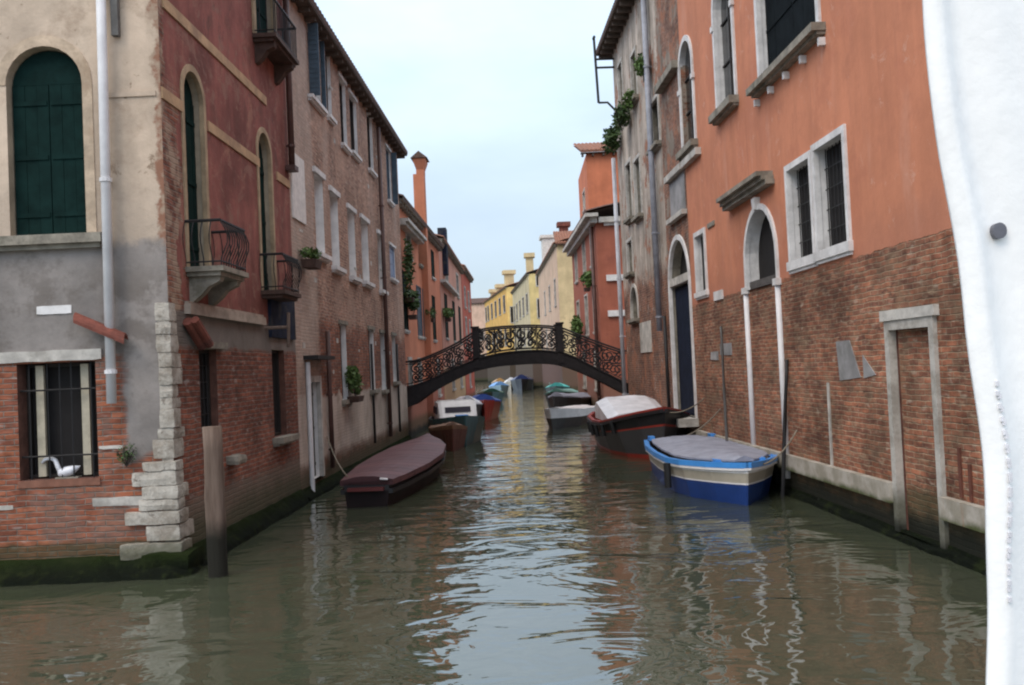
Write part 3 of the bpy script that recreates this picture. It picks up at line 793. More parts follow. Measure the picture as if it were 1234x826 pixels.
for px in ((411, 418, 392, 482), (445, 451, 398, 470), (459, 464, 402, 470), (473, 477, 405, 460)):
    window(gh, L1, *px, depth=.22, fill='void', fillm=DARKWOOD, sill=(.12, .1, .12), sillm=STONED, lintel=(.12, .1, .05), bars=px[0] != 411)
# water door with white jamb
wo, q = window(gh, L1, 374, 386, 460, 578, depth=.3, fill='shutter', fillm=plain('green_brown_door', (.05, .05, .03), .7), fr=.12, frm=STONE, name='door', openbot=True)
u0, u1, z0, z1 = q
gh.part('door_hood', MB().fbox(L1, u0 - .35, u1 + .35, z1 + .45, z1 + .53, -.04, .3), IRON, wo)
gh.part('white_pipe', MB().tube([L1.w(u0 - .2, .1, .05), L1.w(u0 - .2, z1 + .4, .05)], .05, 8), PIPEW)
pipe(gh, L1, L1.at(459, 330)[0], .5, zg - .2, .06, PIPEB, .1)
pipe(gh, L1, L1.at(393.5, 480)[0], .4, Zof(L1, 393, 400), .05, PIPEB, .08)
for px in (447, 466, 478): pipe(gh, L1, L1.at(px, 470)[0], .5, Zof(L1, px, 415), .035, IRON, .06, clips=False)
rng = random.Random(9)
for i in range(22):
    u = rng.uniform(uA + .3, uB - .3); zz = rng.uniform(2.4, zg - .8); gh.part('pale_stone', MB().fbox(L1, u, u + rng.uniform(.12, .3), zz, zz + rng.uniform(.05, .12), -.02, .006), STONE)
mbx = skirt(MB(), L1, uA, uB, .22, .04, .2)
gh.part('foundation', mbx, FOUND)
tile_roof(gh, L1, uA + .05, uB + .35, zg, .34, 5, 2, TILESB, bk=.10)
gh.wall()

# ================================================================== terracotta house on the right
S = R1.w(uR, 0); E_ = R1.w(uS, 0); N_ = R1.w(-5.0, 0)
zo = 12.6
oh = House('terracotta_house', 'terracotta plastered house over old brick base, white stone window frames', [(N_.x, N_.y), (S.x, S.y), (S.x + 9, S.y + .3), (N_.x + 9, N_.y)], zo, [(R1, M_ORANGE)], reveal=STONEW, low=(Zof(R1, 1100, 378), plain('dark_brick_reveal', (.14, .06, .045), .95, .4, 6.0)))
wo, q = window(oh, R1, 913, 985, -70, 72, depth=.3, fr=.12, fill='shutter', fillm=plain('black_green_shutter', (.008, .011, .013), .9, .3, 4.0, spec=.06), sill=(.28, .12, .22), sillm=STONED)
u0, u1, z0, z1 = q; 
for i in range(5): uu = u0 - .2 + (u1 - u0 + .4) * i / 4; oh.part('sill_bracket', MB().fbox(R1, uu - .035, uu + .035, z0 - .33, z0 - .213, -.04, .1), STONEW, wo)
wo, q = window(oh, R1, 862, 884, -40, 132, arch=True, depth=.18, fr=.11, fill='pane', sill=(.16, .15, .2), sillm=STONED)
u0, u1, z0, z1 = q
zz = Zof(R1, 866, 28)
for u in (u0 - .15, u1): oh.part('impost', MB().fbox(R1, u, u + .15, zz - .06, zz + .06, -.04, .07), STONEW, wo)
wo, q = window(oh, R1, 821, 836, 45, 180, arch=True, depth=.15, fr=.12, fill='pane', sill=(.2, .15, .18), sillm=STONED)
u0, u1, z0, z1 = q; zz = z1 - 1.05
for u in (u0 - .17, u1): oh.part('impost', MB().fbox(R1, u, u + .17, zz - .06, zz + .06, -.04, .07), STONEW, wo)
for px in ((952, 980, 196, 312), (985, 1021, 168, 298)):
    window(oh, R1, *px, depth=.20, fr=.09, fill='void', bars=True, sill=(.12, .15, .07), sillm=STONEW)
window(oh, R1, 840, 851, 282, 352, depth=.15, fr=.10, fill='void', sill=(.15, .12, .08), sillm=STONEW)
mz = Zof(R1, 862, 268); mu = R1.at(858, 268)[0]
oh.part('stone_block', MB().fbox(R1, mu - .25, mu + .35, mz - .05, mz + .05, -.03, .03), STONED)
mz = Zof(R1, 867, 355); mu = R1.at(866, 355)[0]
oh.part('stone_block', MB().fbox(R1, mu - .4, mu + .3, mz - .12, mz + .08, -.03, .04), STONEW)
# water gate: arch, hood, jamb shafts, brick infill
wo, q = window(oh, R1, 899, 936, 250, 346, arch=True, depth=.26, fr=.09, frm=STONEW, fill='void', name='arched_window', openbot=True)
u0, u1, z0, z1 = q
oh.part('wooden_sill', MB().fbox(R1, u0 + .01, u1 - .01, z0 + .002, z0 + .16, -.22, -.03), plain('grey_board', (.09, .08, .075), .9), wo)
for u in (u0 - .05, u1 + .05):
    oh.part('shaft', MB().tube([R1.w(u, .28, .03), R1.w(u, z0 - .06, .03)], .055, 10), PIPEW, wo).data.polygons.foreach_set('use_smooth', [True] * 12)
    oh.part('capital', MB().fbox(R1, u - .10, u + .09, z0 - .06, z0 + .06, -.04, .1), STONEW, wo)
oh.part('keystone', MB().prism(R1, [((u0 + u1) / 2 - .07, z1 - .02), ((u0 + u1) / 2 + .07, z1 - .02), ((u0 + u1) / 2 + .12, z1 + .2), ((u0 + u1) / 2 - .12, z1 + .2)], -.04, .1), STONEW, wo)
ha, hb, hza, hzb = R1.rect(878, 934, 212, 238)
oh.part('hood', MB().fbox(R1, ha, hb, z1 + .28, z1 + .36, -.04, .16).fbox(R1, ha - .04, hb + .04, z1 + .362, z1 + .44, -.04, .22).fbox(R1, ha - .08, hb + .08, z1 + .442, z1 + .52, -.04, .3), STONED, wo)
# bricked-up doorway
wo, q = window(oh, R1, 1081, 1131, 394, 648, depth=.14, fr=.11, frm=STONEA, proud=.05, fill='infill', fillm=M_ORANGE, name='blocked_doorway', openbot=True)
u0, u1, z0, z1 = q
oh.part('lintel', MB().fbox(R1, u0 - .18, u1 + .18, z1 + .112, z1 + .24, -.04, .07, jit=.005), STONE, wo)
# patches of grey cement and a thin white pole
pts = [R1.at(x, y) for x, y in ((1008, 412), (1024, 410), (1038, 455), (1013, 459))]
oh.part('cement_patch', MB().prism(R1, pts, -.02, .012), LEADG)
pts = [R1.at(x, y) for x, y in ((1040, 428), (1056, 452), (1042, 456))]
oh.part('cement_patch', MB().prism(R1, pts, -.02, .012), LEADG)
for px in ((868, 882, 414, 428), (857, 866, 424, 434)):
    ua, ub, za, zb = R1.rect(*px); oh.part('cement_patch', MB().fbox(R1, min(ua, ub), max(ua, ub), za, zb, -.02, .012, jit=.01), LEADG)
ua, za = R1.at(998, 462); ub, zb = R1.at(1004, 562)
oh.part('white_strip', MB().fbox(R1, ub - .03, ub + .05, zb, za, -.02, .02, jit=.012), STONE)
# stone ledge over the water
zl, zl2 = Zof(R1, 1170, 606), Zof(R1, 1170, 634)
ua, ub = R1.rect(1081, 1131, 394, 648)[:2]
lm = Ctx('ledge_stone'); kc = lm.mix(lm.sm(lm.noise(lm.pos, 3, 5), .35, .65), (.42, .38, .33), (.28, .25, .2))
kc = lm.mix(lm.sm(lm.jit(lm.Z, .1, 2.5), zl2 + .09, zl2 - .02), kc, (.07, .08, .03))
LEDGE = lm.done(lm.mix(lm.sm(lm.noise(lm.scale(lm.pos, (1, 2.2, .15)), 1.5, 4), .62, .7, 0, .5), kc, (.30, .12, .05)), .9, lm.noise(lm.pos, 6, 5), .5, .03)
lo, hi = min(ua, ub), max(ua, ub)
oh.part('ledge', MB().fbox(R1, -5, lo - .115, zl2, zl, -.04, .10).fbox(R1, hi + .115, uR - .1, zl2, zl, -.04, .10), LEDGE)
rng = random.Random(11); mbx = skirt(MB(), R1, -5, uR, .12, .03, .12, amp=.05)
oh.part('foundation', mbx, FOUND)
RUST = plain('rusty_iron', (.12, .04, .025), .9)
for px in ((1160, 540, 600), (1172, 560, 604)):
    u, zz = R1.at(px[0], px[2]); oh.part('iron_clamp', MB().fbox(R1, u - .03, u + .03, zz, Zof(R1, px[0], px[1]), -.02, .02), RUST) if True else ( None)
tile_roof(oh, R1, -5, uR, zo, .5, 6, 2, TILES)
oh.wall()

# ================================================================== weathered grey house on the right
zw = Zof(R1, 727, 88)
wh = House('weathered_house', 'tall weathered grey house with peeling plaster and grey drainpipes', [(S.x, S.y), (E_.x, E_.y), (E_.x + 8, E_.y + .3), (S.x + 9, S.y + .3)], zw, [(R1, M_GREYR)], reveal=STONED)
# portal with dark blue door
wo, q = window(wh, R1, 810, 834, 285, 500, arch=True, depth=.3, fr=.12, frm=STONEW, fill='void', name='portal', openbot=True)
u0, u1, z0, z1 = q
wh.part('door', MB().fbox(R1, u0 + .03, u1 - .03, z0 + .02, z1 - 1.2, -.2, -.12), plain('dark_blue_door', (.010, .015, .032), .8, .3, 4.0, spec=.1), wo)
wh.part('step', MB().fbox(R1, u0 - .2, u1 + .2, z0 - .2, z0 - .003, -.04, .5), STONE, wo)
wh.part('transom', MB().fbox(R1, u0 + .01, u1 - .01, z1 - 1.15, z1 - .95, -.3, .02), STONE, wo)
ua, za = R1.at(825, 200); zz = za
wh.part('ledge', MB().fbox(R1, uR - .05 - 1.6, uR - .05, zz - .1, zz + .06, -.04, .14), STONE)
zz = Zof(R1, 825, 258)
wh.part('ledge', MB().fbox(R1, uR - .05 - 1.6, uR - .05, zz - .08, zz + .05, -.04, .12), STONE) if False else None
wh.part('render_panel', MB().fbox(R1, uR + .15, uR + 1.9, Zof(R1, 822, 255), Zof(R1, 822, 208), -.02, .02), LEADG)
wh.part('ledge', MB().fbox(R1, uR + .06, uR + 2.0, Zof(R1, 822, 262), Zof(R1, 822, 256), -.04, .14), STONE)
wh.part('ledge', MB().fbox(R1, uR + .06, uR + 2.0, Zof(R1, 822, 207), Zof(R1, 822, 199), -.04, .14), STONE)
for px, kw in (((756, 762, 195, 265), dict(fill='shutter', fillm=BLUEG)), ((766, 773, 190, 262), dict(fill='shutter', fillm=BLUEG)), ((746, 751, 75, 130), dict(fill='void')), ((762, 768, 62, 122), dict(fill='void')),
               ((761, 769, 345, 385), dict(fill='void', arch=True)), ((785, 795, 120, 178), dict(fill='void')), ((757, 763, 290, 330), dict(fill='pane'))):
    window(wh, R1, *px, depth=.2, fr=.10, frm=STONE, sill=(.15, .1, .18), sillm=STONED, **kw)
pipe(wh, R1, R1.at(790, 175)[0], Zof(R1, 806, 398), zw - .2, .085, PIPEG, .14)
pipe(wh, R1, R1.at(750, 320)[0], .9, Zof(R1, 743, 192), .075, plain('pale_zinc_pipe', (.45, .46, .50), .5, .2, 3.0), .14)
pipe(wh, R1, R1.at(752, 400)[0], .3, Zof(R1, 752, 380), .06, IRON, .1, clips=False)
pipe(wh, R1, R1.at(808, 440)[0], .6, Zof(R1, 808, 380), .05, IRON, .1, clips=False)
zz = Zof(R1, 803, 100)
wh.part('ledge', MB().fbox(R1, uR + .1, uR + 2.4, zz - .1, zz + .08, -.04, .2), STONED)
wh.part('render_panel', MB().fbox(R1, R1.at(772, 400)[0], R1.at(785, 400)[0], Zof(R1, 778, 425), Zof(R1, 778, 388), -.02, .03) if R1.at(772, 400)[0] < R1.at(785, 400)[0] else MB().fbox(R1, R1.at(785, 400)[0], R1.at(772, 400)[0], Zof(R1, 778, 425), Zof(R1, 778, 388), -.02, .03), STONE)
# iron hoist frame standing out from the eave
ub_ = uS - .3; z_a, z_b = zw - .45, zw - 1.9
mbx = MB()
mbx.tube([R1.w(ub_, z_a + .85, .68), R1.w(ub_, z_b, .62)], .045, 6).tube([R1.w(ub_, z_a - .2, -.02), R1.w(ub_, z_a - .2, .68)], .038, 6)
mbx.tube([R1.w(ub_, z_a + .1, -.02), R1.w(ub_, z_a + .1, .68)], .038, 6).tube([R1.w(ub_, z_b, .62), R1.w(ub_, z_b, .3), R1.w(ub_, z_b - .35, -.02)], .038, 6)
mbx.tube([R1.w(ub_ - .12, z_a + .87, .68), R1.w(ub_ + .12, z_a + .87, .68)], .05, 6)
wh.part('iron_frame', mbx, IRON)
mbx = skirt(MB(), R1, uR, uS, .3, .10, .25)
wh.part('foundation', mbx, FOUND)
tile_roof(wh, R1, uR + .02, uS + .4, zw, .55, 5, 2, TILESB)
wh.wall()

# ================================================================== houses beyond the bridge
def P(px, d): return Vector(((px - CX) / F * d, d, 0))
def zat(px, y, d):
    hz = 443.9 - ROLL * (px - CX); return H + (hz - y) / F * d
def far_house(name, label, side, pn, dn, pf, df, ytop, mat, roofm=TILES, wins=(), fwins=(), frontmat=None, roof=True, depth=8.0, base=None, reveal=STONE, over=.3, rise=1.4, zt=None):
    a, b = P(pn, dn), P(pf, df)
    t = (b - a).normalized(); sg = 1 if side == 'R' else -1
    n = Vector((-sg * t.y, sg * t.x, 0))
    f = Fac(a, t, n); ff = Fac(a, (1, 0), (0, -1))
    z = zt or zat(pn, ytop, dn)
    h_ = House(name, label, [(a.x, a.y), (b.x, b.y), (b.x + sg * depth, b.y), (a.x + sg * depth, a.y)], z, [(f, mat), (ff, frontmat or mat)], reveal=reveal)
    L = (b - a).length
    for (u0, u1, z0, z1, kw) in wins: window(h_, f, 0, 0, 0, 0, uz=(u0 * L, u1 * L, z0, z1), depth=.07 if kw['fill'] == 'shutter' else .12, **kw)
    for (u0, u1, z0, z1, kw) in fwins:
        ua, ub = sg * u0, sg * u1; window(h_, ff, 0, 0, 0, 0, uz=(min(ua, ub), max(ua, ub), z0, z1), depth=.18, **kw)
    if roof: tile_roof(h_, f, -.15, L, z, over, min(depth, 5) - .2, rise, roofm, soff=STONED)
    h_.f, h_.ff, h_.z, h_.L = f, ff, z, L
    return h_
SH = dict(fill='shutter', fillm=BLUEG, sill=(.1, .08, .08), sillm=STONE)
SHD = dict(fill='shutter', fillm=GREEN, sill=(.1, .08, .08), sillm=STONE)
VO = dict(fill='void', fr=.1, frm=STONE, sill=(.1, .1, .1), sillm=STONE)
PA = dict(fill='pane', fr=.1, frm=STONE, sill=(.1, .1, .1), sillm=STONE)

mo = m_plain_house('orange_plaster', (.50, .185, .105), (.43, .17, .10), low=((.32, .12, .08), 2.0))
o3 = far_house('orange_house', 'orange house with a tall chimney stack just past the left end of the bridge', 'L', 484, 34.3, 533, 48.5, 240, mo, TILESB,
    wins=[(.05, .13, 4.0, 6.2, SHD), (.33, .43, 3.9, 6.0, SH), (.47, .53, 3.9, 6.0, SH), (.72, .80, 3.9, 6.0, SHD), (.10, .16, 1.4, 2.9, VO), (.30, .36, 1.4, 2.9, VO), (.55, .61, 1.4, 2.9, VO), (.8, .86, 1.3, 2.9, VO),
          (.42, .50, 7.0, 8.3, dict(fill='void', sill=(.1, .1, .1))), (.16, .24, 6.9, 8.2, VO), (.75, .83, 6.9, 8.2, SHD)])
f = o3.f; L = o3.L
zc = zat(500, 283, 38)
o3.part('cornice', MB().fbox(f, .1, L * .4, zc - .12, zc, -.04, .3).fbox(f, .1, L * .4, zc + .003, zc + .12, -.04, .42), STONE)
zk = zat(512, 180, 40)
uc = L * .50
cb = o3.part('chimney', MB().fbox(f, uc - .27, uc + .27, .2, zk - .75, -.2, .27), mo)
secs = []
for zz, w_ in ((zk - .748, .27), (zk - .55, .27), (zk - .2, .44), (zk - .1, .44)):
    secs.append([f.w(uc - w_, zz, .11 - w_ * .62), f.w(uc + w_, zz, .11 - w_ * .62), f.w(uc + w_, zz, .11 + w_ * .62), f.w(uc - w_, zz, .11 + w_ * .62)])
o3.part('chimney_pot', MB().loft(secs, closed=True), mo, cb)
mbx = MB().add([f.w(uc - .54, zk - .097, -.25), f.w(uc + .54, zk - .097, -.25), f.w(uc + .54, zk - .097, .47), f.w(uc - .54, zk - .097, .47), f.w(uc - .54, zk + .2, .11), f.w(uc + .54, zk + .2, .11)], [(0, 1, 2, 3), (0, 1, 5, 4), (2, 3, 4, 5), (0, 4, 3), (1, 2, 5)])
o3.part('chimney_cap', mbx, TILESB, cb)
o3.wall()
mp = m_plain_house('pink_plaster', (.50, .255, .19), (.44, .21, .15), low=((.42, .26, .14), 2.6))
o4 = far_house('pink_house', 'pink house with dark shutters beside the orange house with the chimney', 'L', 533.5, 49, 559, 66, 288, mp, TILES,
    wins=[(.12, .22, 4.2, 6.6, SHD), (.45, .55, 4.2, 6.6, SHD), (.75, .85, 4.2, 6.6, SHD), (.2, .3, 7.2, 8.6, VO), (.7, .8, 7.2, 8.6, VO), (.3, .4, 1.4, 3, VO), (.7, .8, 1.4, 3, VO)])
o4.part('cornice', MB().fbox(o4.f, .1, o4.L * .6, 7.0, 7.15, -.04, .3), STONE)
o4.part('chimney', MB().fbox(o4.f, 2.0, 2.9, 7.6, o4.z + .9, -.2, .25), BLUEBOARD)
o4.wall()
mr = m_plain_house('red_plaster', (.38, .085, .055), (.3, .08, .06))
o5 = far_house('red_house', 'narrow red house last in the left row beyond the bridge', 'L', 559.5, 66.5, 570, 77, 322, mr, TILES,
    wins=[(.2, .32, 4, 6.2, VO), (.6, .72, 4, 6.2, VO), (.2, .32, 7, 8.4, VO), (.6, .72, 7, 8.4, VO), (.4, .52, 1.2, 3, VO)])
o5.wall()
mbr = m_plain_house('brown_red_plaster', (.32, .105, .066), (.25, .085, .06), low=((.25, .12, .085), 1.6))
o6 = far_house('brown_red_house', 'brown red house with white stone bands right behind the weathered grey house', 'R', 725, 44, 694, 57, 262, mbr, TILES, roof=False,
    wins=[(.10, .2, 7.2, 9.0, PA), (.4, .5, 7.2, 9.0, PA), (.75, .85, 7.2, 9.0, PA), (.10, .2, 4.0, 6.0, PA), (.4, .5, 4.0, 6.0, PA), (.75, .85, 4.0, 6.0, PA), (.15, .25, 1.2, 3, PA), (.6, .7, 1.2, 3, PA)], depth=8)
z = o6.z
o6.part('cornice', MB().fbox(o6.f, -.55, o6.L, z - .002, z + .16, -.05, .55).fbox(o6.f, -.3, o6.L, z - .25, z - .004, -.02, .3).fbox(o6.ff, .1, 4, z - .25, z - .004, -.02, .3), STONE)
tile_roof(o6, o6.f, -.5, o6.L, z + .16, .5, 4.5, 1.0, TILESB, brackets=False)
for yy in (268, 335, 378):
    zz = zat(735, yy, 44); o6.part('stone_band', MB().fbox(o6.ff, .35, 2.6, zz - .14, zz + .14, -.04, .12), STONEW)
pipe(o6, o6.f, .7, .5, z - .3, .09, PIPEB, .15)
o6.wall()
mto = m_plain_house('bright_orange_plaster', (.50, .165, .085), (.42, .14, .08))
a_ = 47.5
o7 = far_house('tall_orange_house', 'tall bright orange house rising behind the brown red house', 'R', 717, 50, 706, 57, 184, mto, TILES, roof=False, depth=7, wins=[(.3, .5, 11.0, 12.0, VO)])
tile_roof(o7, o7.ff, -.3, 7, o7.z, .35, 5, 1.6, TILES)
o7.wall()
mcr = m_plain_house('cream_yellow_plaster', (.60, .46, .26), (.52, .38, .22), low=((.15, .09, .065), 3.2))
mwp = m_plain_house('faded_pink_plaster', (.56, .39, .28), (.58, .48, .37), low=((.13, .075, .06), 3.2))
o8 = far_house('cream_house', 'cream house with tiled eave between the brown red house and the yellow houses', 'R', 676, 78, 652, 104, 294, mwp, TILES, frontmat=mcr, depth=8,
    wins=[(.1, .16, 7.6, 9.8, VO), (.35, .41, 7.6, 9.8, VO), (.6, .66, 7.6, 9.8, VO), (.1, .16, 3.8, 6, VO), (.35, .41, 3.8, 6, VO), (.6, .66, 3.8, 6, VO), (.85, .91, 3.8, 6, VO)])
mbx = MB().fbox(o8.f, o8.L * .75, o8.L * .75 + 2.0, o8.z - 1, o8.z + 3.2, -1.6, -.2).fbox(o8.f, o8.L * .75 - .2, o8.L * .75 + 2.2, o8.z + 3.203, o8.z + 3.5, -1.8, 0)
o8.part('chimney', mbx, plain('white_chimney', (.62, .57, .52), .9))
o8.part('chimney', MB().fbox(o8.f, o8.L * .3, o8.L * .3 + .8, o8.z, o8.z + 2.6, -1.8, -1.0).fbox(o8.f, o8.L * .3 - .2, o8.L * .3 + 1, o8.z + 2.603, o8.z + 3.0, -2, -.8), TERRA)
tile_roof(o8, o8.ff, -.1, 8, o8.z - .05, .4, 3, 1.4, TILES)
o8.wall()
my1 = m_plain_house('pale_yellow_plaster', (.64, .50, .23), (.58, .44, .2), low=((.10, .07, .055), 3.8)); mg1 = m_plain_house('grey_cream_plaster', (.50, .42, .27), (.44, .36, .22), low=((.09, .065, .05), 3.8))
o9 = far_house('pale_yellow_house', 'pale yellow house with grey cream side and two dark front windows', 'R', 640.5, 112, 620, 140, 330, mg1, TILESB, frontmat=my1, depth=9,
    wins=[(a, a + .09, b, b + 2.3, VO) for a in (.08, .28, .48, .68, .86) for b in (5.2, 9.0)],
    fwins=[(.9, 1.7, 12.0, 13.3, VO), (.9, 1.7, 8.2, 10.4, VO)])
o9.part('chimney', MB().fbox(o9.ff, -.2, .7, o9.z - .5, o9.z + 2.2, -3, -2).fbox(o9.ff, -.4, .9, o9.z + 2.203, o9.z + 2.7, -3.3, -1.7), mcr)
o9.wall()
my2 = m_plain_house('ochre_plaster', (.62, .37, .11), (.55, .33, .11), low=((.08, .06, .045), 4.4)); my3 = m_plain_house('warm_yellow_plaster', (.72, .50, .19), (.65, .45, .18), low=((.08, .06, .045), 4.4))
o10 = far_house('ochre_house', 'ochre yellow house farthest along the right bank with tall chimneys', 'R', 613, 146, 586, 178, 346, my2, TILES, frontmat=my3, depth=9,
    wins=[(a, a + .08, b, b + 2.6, VO) for a in (.06, .24, .42, .60, .78, .90) for b in (6.0, 11.2)], fwins=[(.5, 1.1, 9.4, 11.8, VO), (1.4, 1.9, 9.4, 11.8, VO)])
for s_ in (.12, .45, .75):
    u = o10.L * s_; hh = 2.4 if s_ == .12 else 1.2
    o10.part('chimney', MB().fbox(o10.f, u, u + 1.3, o10.z - .2, o10.z + hh, -1.8, -.4).fbox(o10.f, u - .3, u + 1.6, o10.z + hh + .003, o10.z + hh + .6, -2.1, -.1), mcr)
o10.wall()
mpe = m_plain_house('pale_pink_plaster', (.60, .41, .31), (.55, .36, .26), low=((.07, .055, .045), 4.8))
pe0 = P(540, 196); pe1 = P(640, 196)
fe = Fac(pe0, (1, 0), (0, -1))
eh = House('pale_pink_house', 'pale pink house closing the far end of the canal', [(pe0.x, 196), (pe1.x, 196), (pe1.x, 204), (pe0.x, 204)], zat(578, 366, 196), [(fe, mpe)])
for i in range(8):
    for zz in (3.5, 8.5): window(eh, fe, 0, 0, 0, 0, uz=(1.2 + i * 1.8, 2.0 + i * 1.8, zz, zz + 2), depth=.18, **VO)
tile_roof(eh, fe, -.3, 15.6, eh.z1, .4, 4, 1.3, TILESB)
eh.wall()

# ================================================================== iron footbridge
D0 = 34.6
BW = 1.5
bl = L1.w((D0 - C.y) / L1.t.y, 0); br = R1.w((D0 - RB.y) / R1.t.y, 0)
fb = Fac((bl.x, D0), (1, 0), (0, -1))
bw = br.x - bl.x
bridge = thing('iron_footbridge', 'black iron footbridge with scrollwork railings arching over the canal', 'bridge', ((bl.x + br.x) / 2, D0 + BW / 2, 0))
def curve(pts):
    q = sorted(fb.at(x, y) for x, y in pts)
    def g(u):
        if u <= q[0][0]: return q[0][1]
        for (a, za), (b, zb) in zip(q, q[1:]):
            if u <= b: s_ = (u - a) / (b - a); return za + (zb - za) * s_
        return q[-1][1]
    def smooth(u): return sum(g(u + dd) for dd in (-.3, -.15, 0, .15, .3)) / 5
    return smooth
top = curve([(497, 467), (520, 458), (545, 446), (575, 433), (605, 426), (640, 423), (668, 424), (690, 430), (720, 446), (745, 458), (762, 467)])
bot = curve([(497, 490), (515, 474), (540, 460), (570, 446), (600, 440), (640, 437), (668, 437), (690, 443), (720, 456), (745, 469), (762, 478)])
us_ = [-.15 + (bw + .3) * i / 40 for i in range(41)]
for k_, (o0, o1) in enumerate(((0, .10), (-BW - .10, -BW))):
    secs = [[fb.w(u, bot(u), o0), fb.w(u, bot(u), o1), fb.w(u, top(u), o1), fb.w(u, top(u), o0)] for u in us_]
    g = MB().loft(secs, closed=True)
    secs = [[fb.w(u, top(u) + .003, o0 - .04), fb.w(u, top(u) + .003, o1 + .04), fb.w(u, top(u) + .05, o1 + .04), fb.w(u, top(u) + .05, o0 - .04)] for u in us_]
    g.loft(secs, closed=True)
    secs = [[fb.w(u, bot(u) - .05, o0 - .04), fb.w(u, bot(u) - .05, o1 + .04), fb.w(u, bot(u) - .003, o1 + .04), fb.w(u, bot(u) - .003, o0 - .04)] for u in us_]
    g.loft(secs, closed=True)
    g.build('arch_girder', BRIDGEM, bridge)
secs = [[fb.w(u, top(u) - .12, -.004), fb.w(u, top(u) - .02, -.004), fb.w(u, top(u) - .02, -BW + .004), fb.w(u, top(u) - .12, -BW + .004)] for u in us_]
MB().loft(secs, closed=True).build('deck', DARKWOOD, bridge)
mbx = MB()
for i in range(9):
    u = bw * (i + .5) / 9; mbx.fbox(fb, u - .05, u + .05, bot(u) + .03, bot(u) + .14, -BW + .004, -.004)
mbx.build('cross_beam', BRIDGEM, bridge)
rail = curve([(500, 436), (530, 424), (555, 412), (573, 398), (600, 394), (640, 392), (675, 394), (700, 405), (730, 416), (757, 425)])
def spiral(mbx, c, r0, turns, a0, sg, o, thick=.027):
    pts = []
    for i in range(int(turns * 12) + 1):
        a = a0 + sg * 2 * math.pi * i / 12; r = r0 * (1 - i / (turns * 12 + 3))
        pts.append(fb.w(c[0] + r * math.cos(a), c[1] + r * math.sin(a), o))
    mbx.tube(pts, thick, 4)
for o in (.05, -BW - .05):
    mbx = MB()
    pts = [fb.w(u, rail(u) , o) for u in us_]
    mbx.tube(pts, .035, 6); mbx.tube([q + Vector((0, 0, -.09)) for q in pts], .016, 5)
    mbx.tube([fb.w(u, top(u) + .12, o) for u in us_], .018, 5)
    ra = mbx.build('railing', BRIDGEM, bridge)
    sc_ = MB(); n = 10
    for i in range(n):
        ua, ub = bw * i / n, bw * (i + 1) / n; u = (ua + ub) / 2; zl_, zh_ = top(u) + .12, rail(u) - .09; hh = (zh_ - zl_)
        sl = (rail(ub) - rail(ua)) / (ub - ua)
        for s2, a0, sg in ((-1, math.pi * .5, 1), (1, math.pi * .5, -1)):
            spiral(sc_, (u + s2 * .17, zl_ + hh * .70 + s2 * .17 * sl), hh * .27, 1.6, a0, sg, o)
            spiral(sc_, (u + s2 * .17, zl_ + hh * .26 + s2 * .17 * sl), hh * .24, 1.5, -a0, -sg, o)
        if i: sc_.tube([fb.w(ua, top(ua) + .05, o), fb.w(ua, rail(ua), o)], .018, 5)
        sc_.tube([fb.w(ua + .02, zl_ - sl * (ub - ua) / 2, o), fb.w(u, zl_ + hh * .5, o), fb.w(ub - .02, zh_ + sl * (ub - ua) / 2 * .8, o)], .016, 4)
    sc_.build('scrollwork', BRIDGEM, ra)
    for px in (573, 675):
        u = fb.at(px, 410)[0]
        p = MB().fbox(fb, u - .11, u + .11, bot(u) + .05, rail(u) + .12, o - .09, o + .09).fbox(fb, u - .15, u + .15, rail(u) + .123, rail(u) + .19, o - .13, o + .13)
        p.build('post', BRIDGEM, bridge)

# ================================================================== boats
def hull_secs(st, rows):
    secs = []
    for x, bt, zt_, bwl, xs in st:
        right = []
        for fr_ in rows:           # 0 top, 1 waterline, >1 below
            if fr_ <= 1: y = lerp(bt, bwl, fr_ ** 1.3); z = lerp(zt_, 0, fr_)
            else: y = bwl * (1 - (fr_ - 1) * 1.2); z = -(fr_ - 1) * .8
            right.append((x - xs * min(fr_, 1.3), y, z))
        secs.append([Vector(q) for q in right] + [Vector((a, -b, c)) for a, b, c in right[::-1]])
    return secs
def boat(name, label, loc, rz, st, rows, rowm, mats, cat='boat', inner=None, floor=.22, rim=.06, group=None):
    """st: (x, half beam, sheer height, half beam at water, stem rake); rows: fractions from sheer to water; rowm: material per row"""
    b = thing(name, label, cat, loc, rz, group, local=True)
    secs = hull_secs(st, rows)
    nr = len(rows); rm = list(rowm) + [rowm[-1]] + list(rowm)[::-1]
    mb_ = MB().loft(secs, caps=False, rowmi=rm)
    n = 2 * nr
    for g in (secs[0], secs[-1]):                          # transom and stem carry the same bands
        for k_ in range(nr - 1): mb_.add([g[k_], g[k_ + 1], g[n - 2 - k_], g[n - 1 - k_]], [(0, 1, 2, 3)], rowm[k_])
    ins = []
    for x, bt, zt_, bwl, xs in st:
        bi = max(bt - rim, .002); fl = min(floor, zt_ - .1); fr_ = 1 - fl / zt_
        yf = max(.0015, min(bi, lerp(bt, bwl, fr_ ** 1.3)) - .05); xf = x - xs * fr_ - (.03 if xs else 0) + (.05 if x == st[0][0] else 0)
        ins.append([Vector((x, bt, zt_)), Vector((x + (.05 if x == st[0][0] else 0), bi, zt_ + .004)), Vector((xf, yf, fl)), Vector((xf, -yf, fl)), Vector((x + (.05 if x == st[0][0] else 0), -bi, zt_ + .004)), Vector((x, -bt, zt_))])
    k_ = len(mats)
    mats = list(mats) + [inner or DARKWOOD]
    mb_.loft(ins, caps=False, rowmi=[0, k_, k_, k_, 0])
    q = ins[0]; mb_.add(q, [(0, 1, 2, 3, 4, 5)], k_)
    h_ = mb_.build('hull', mats, b, off=Vector())
    return b
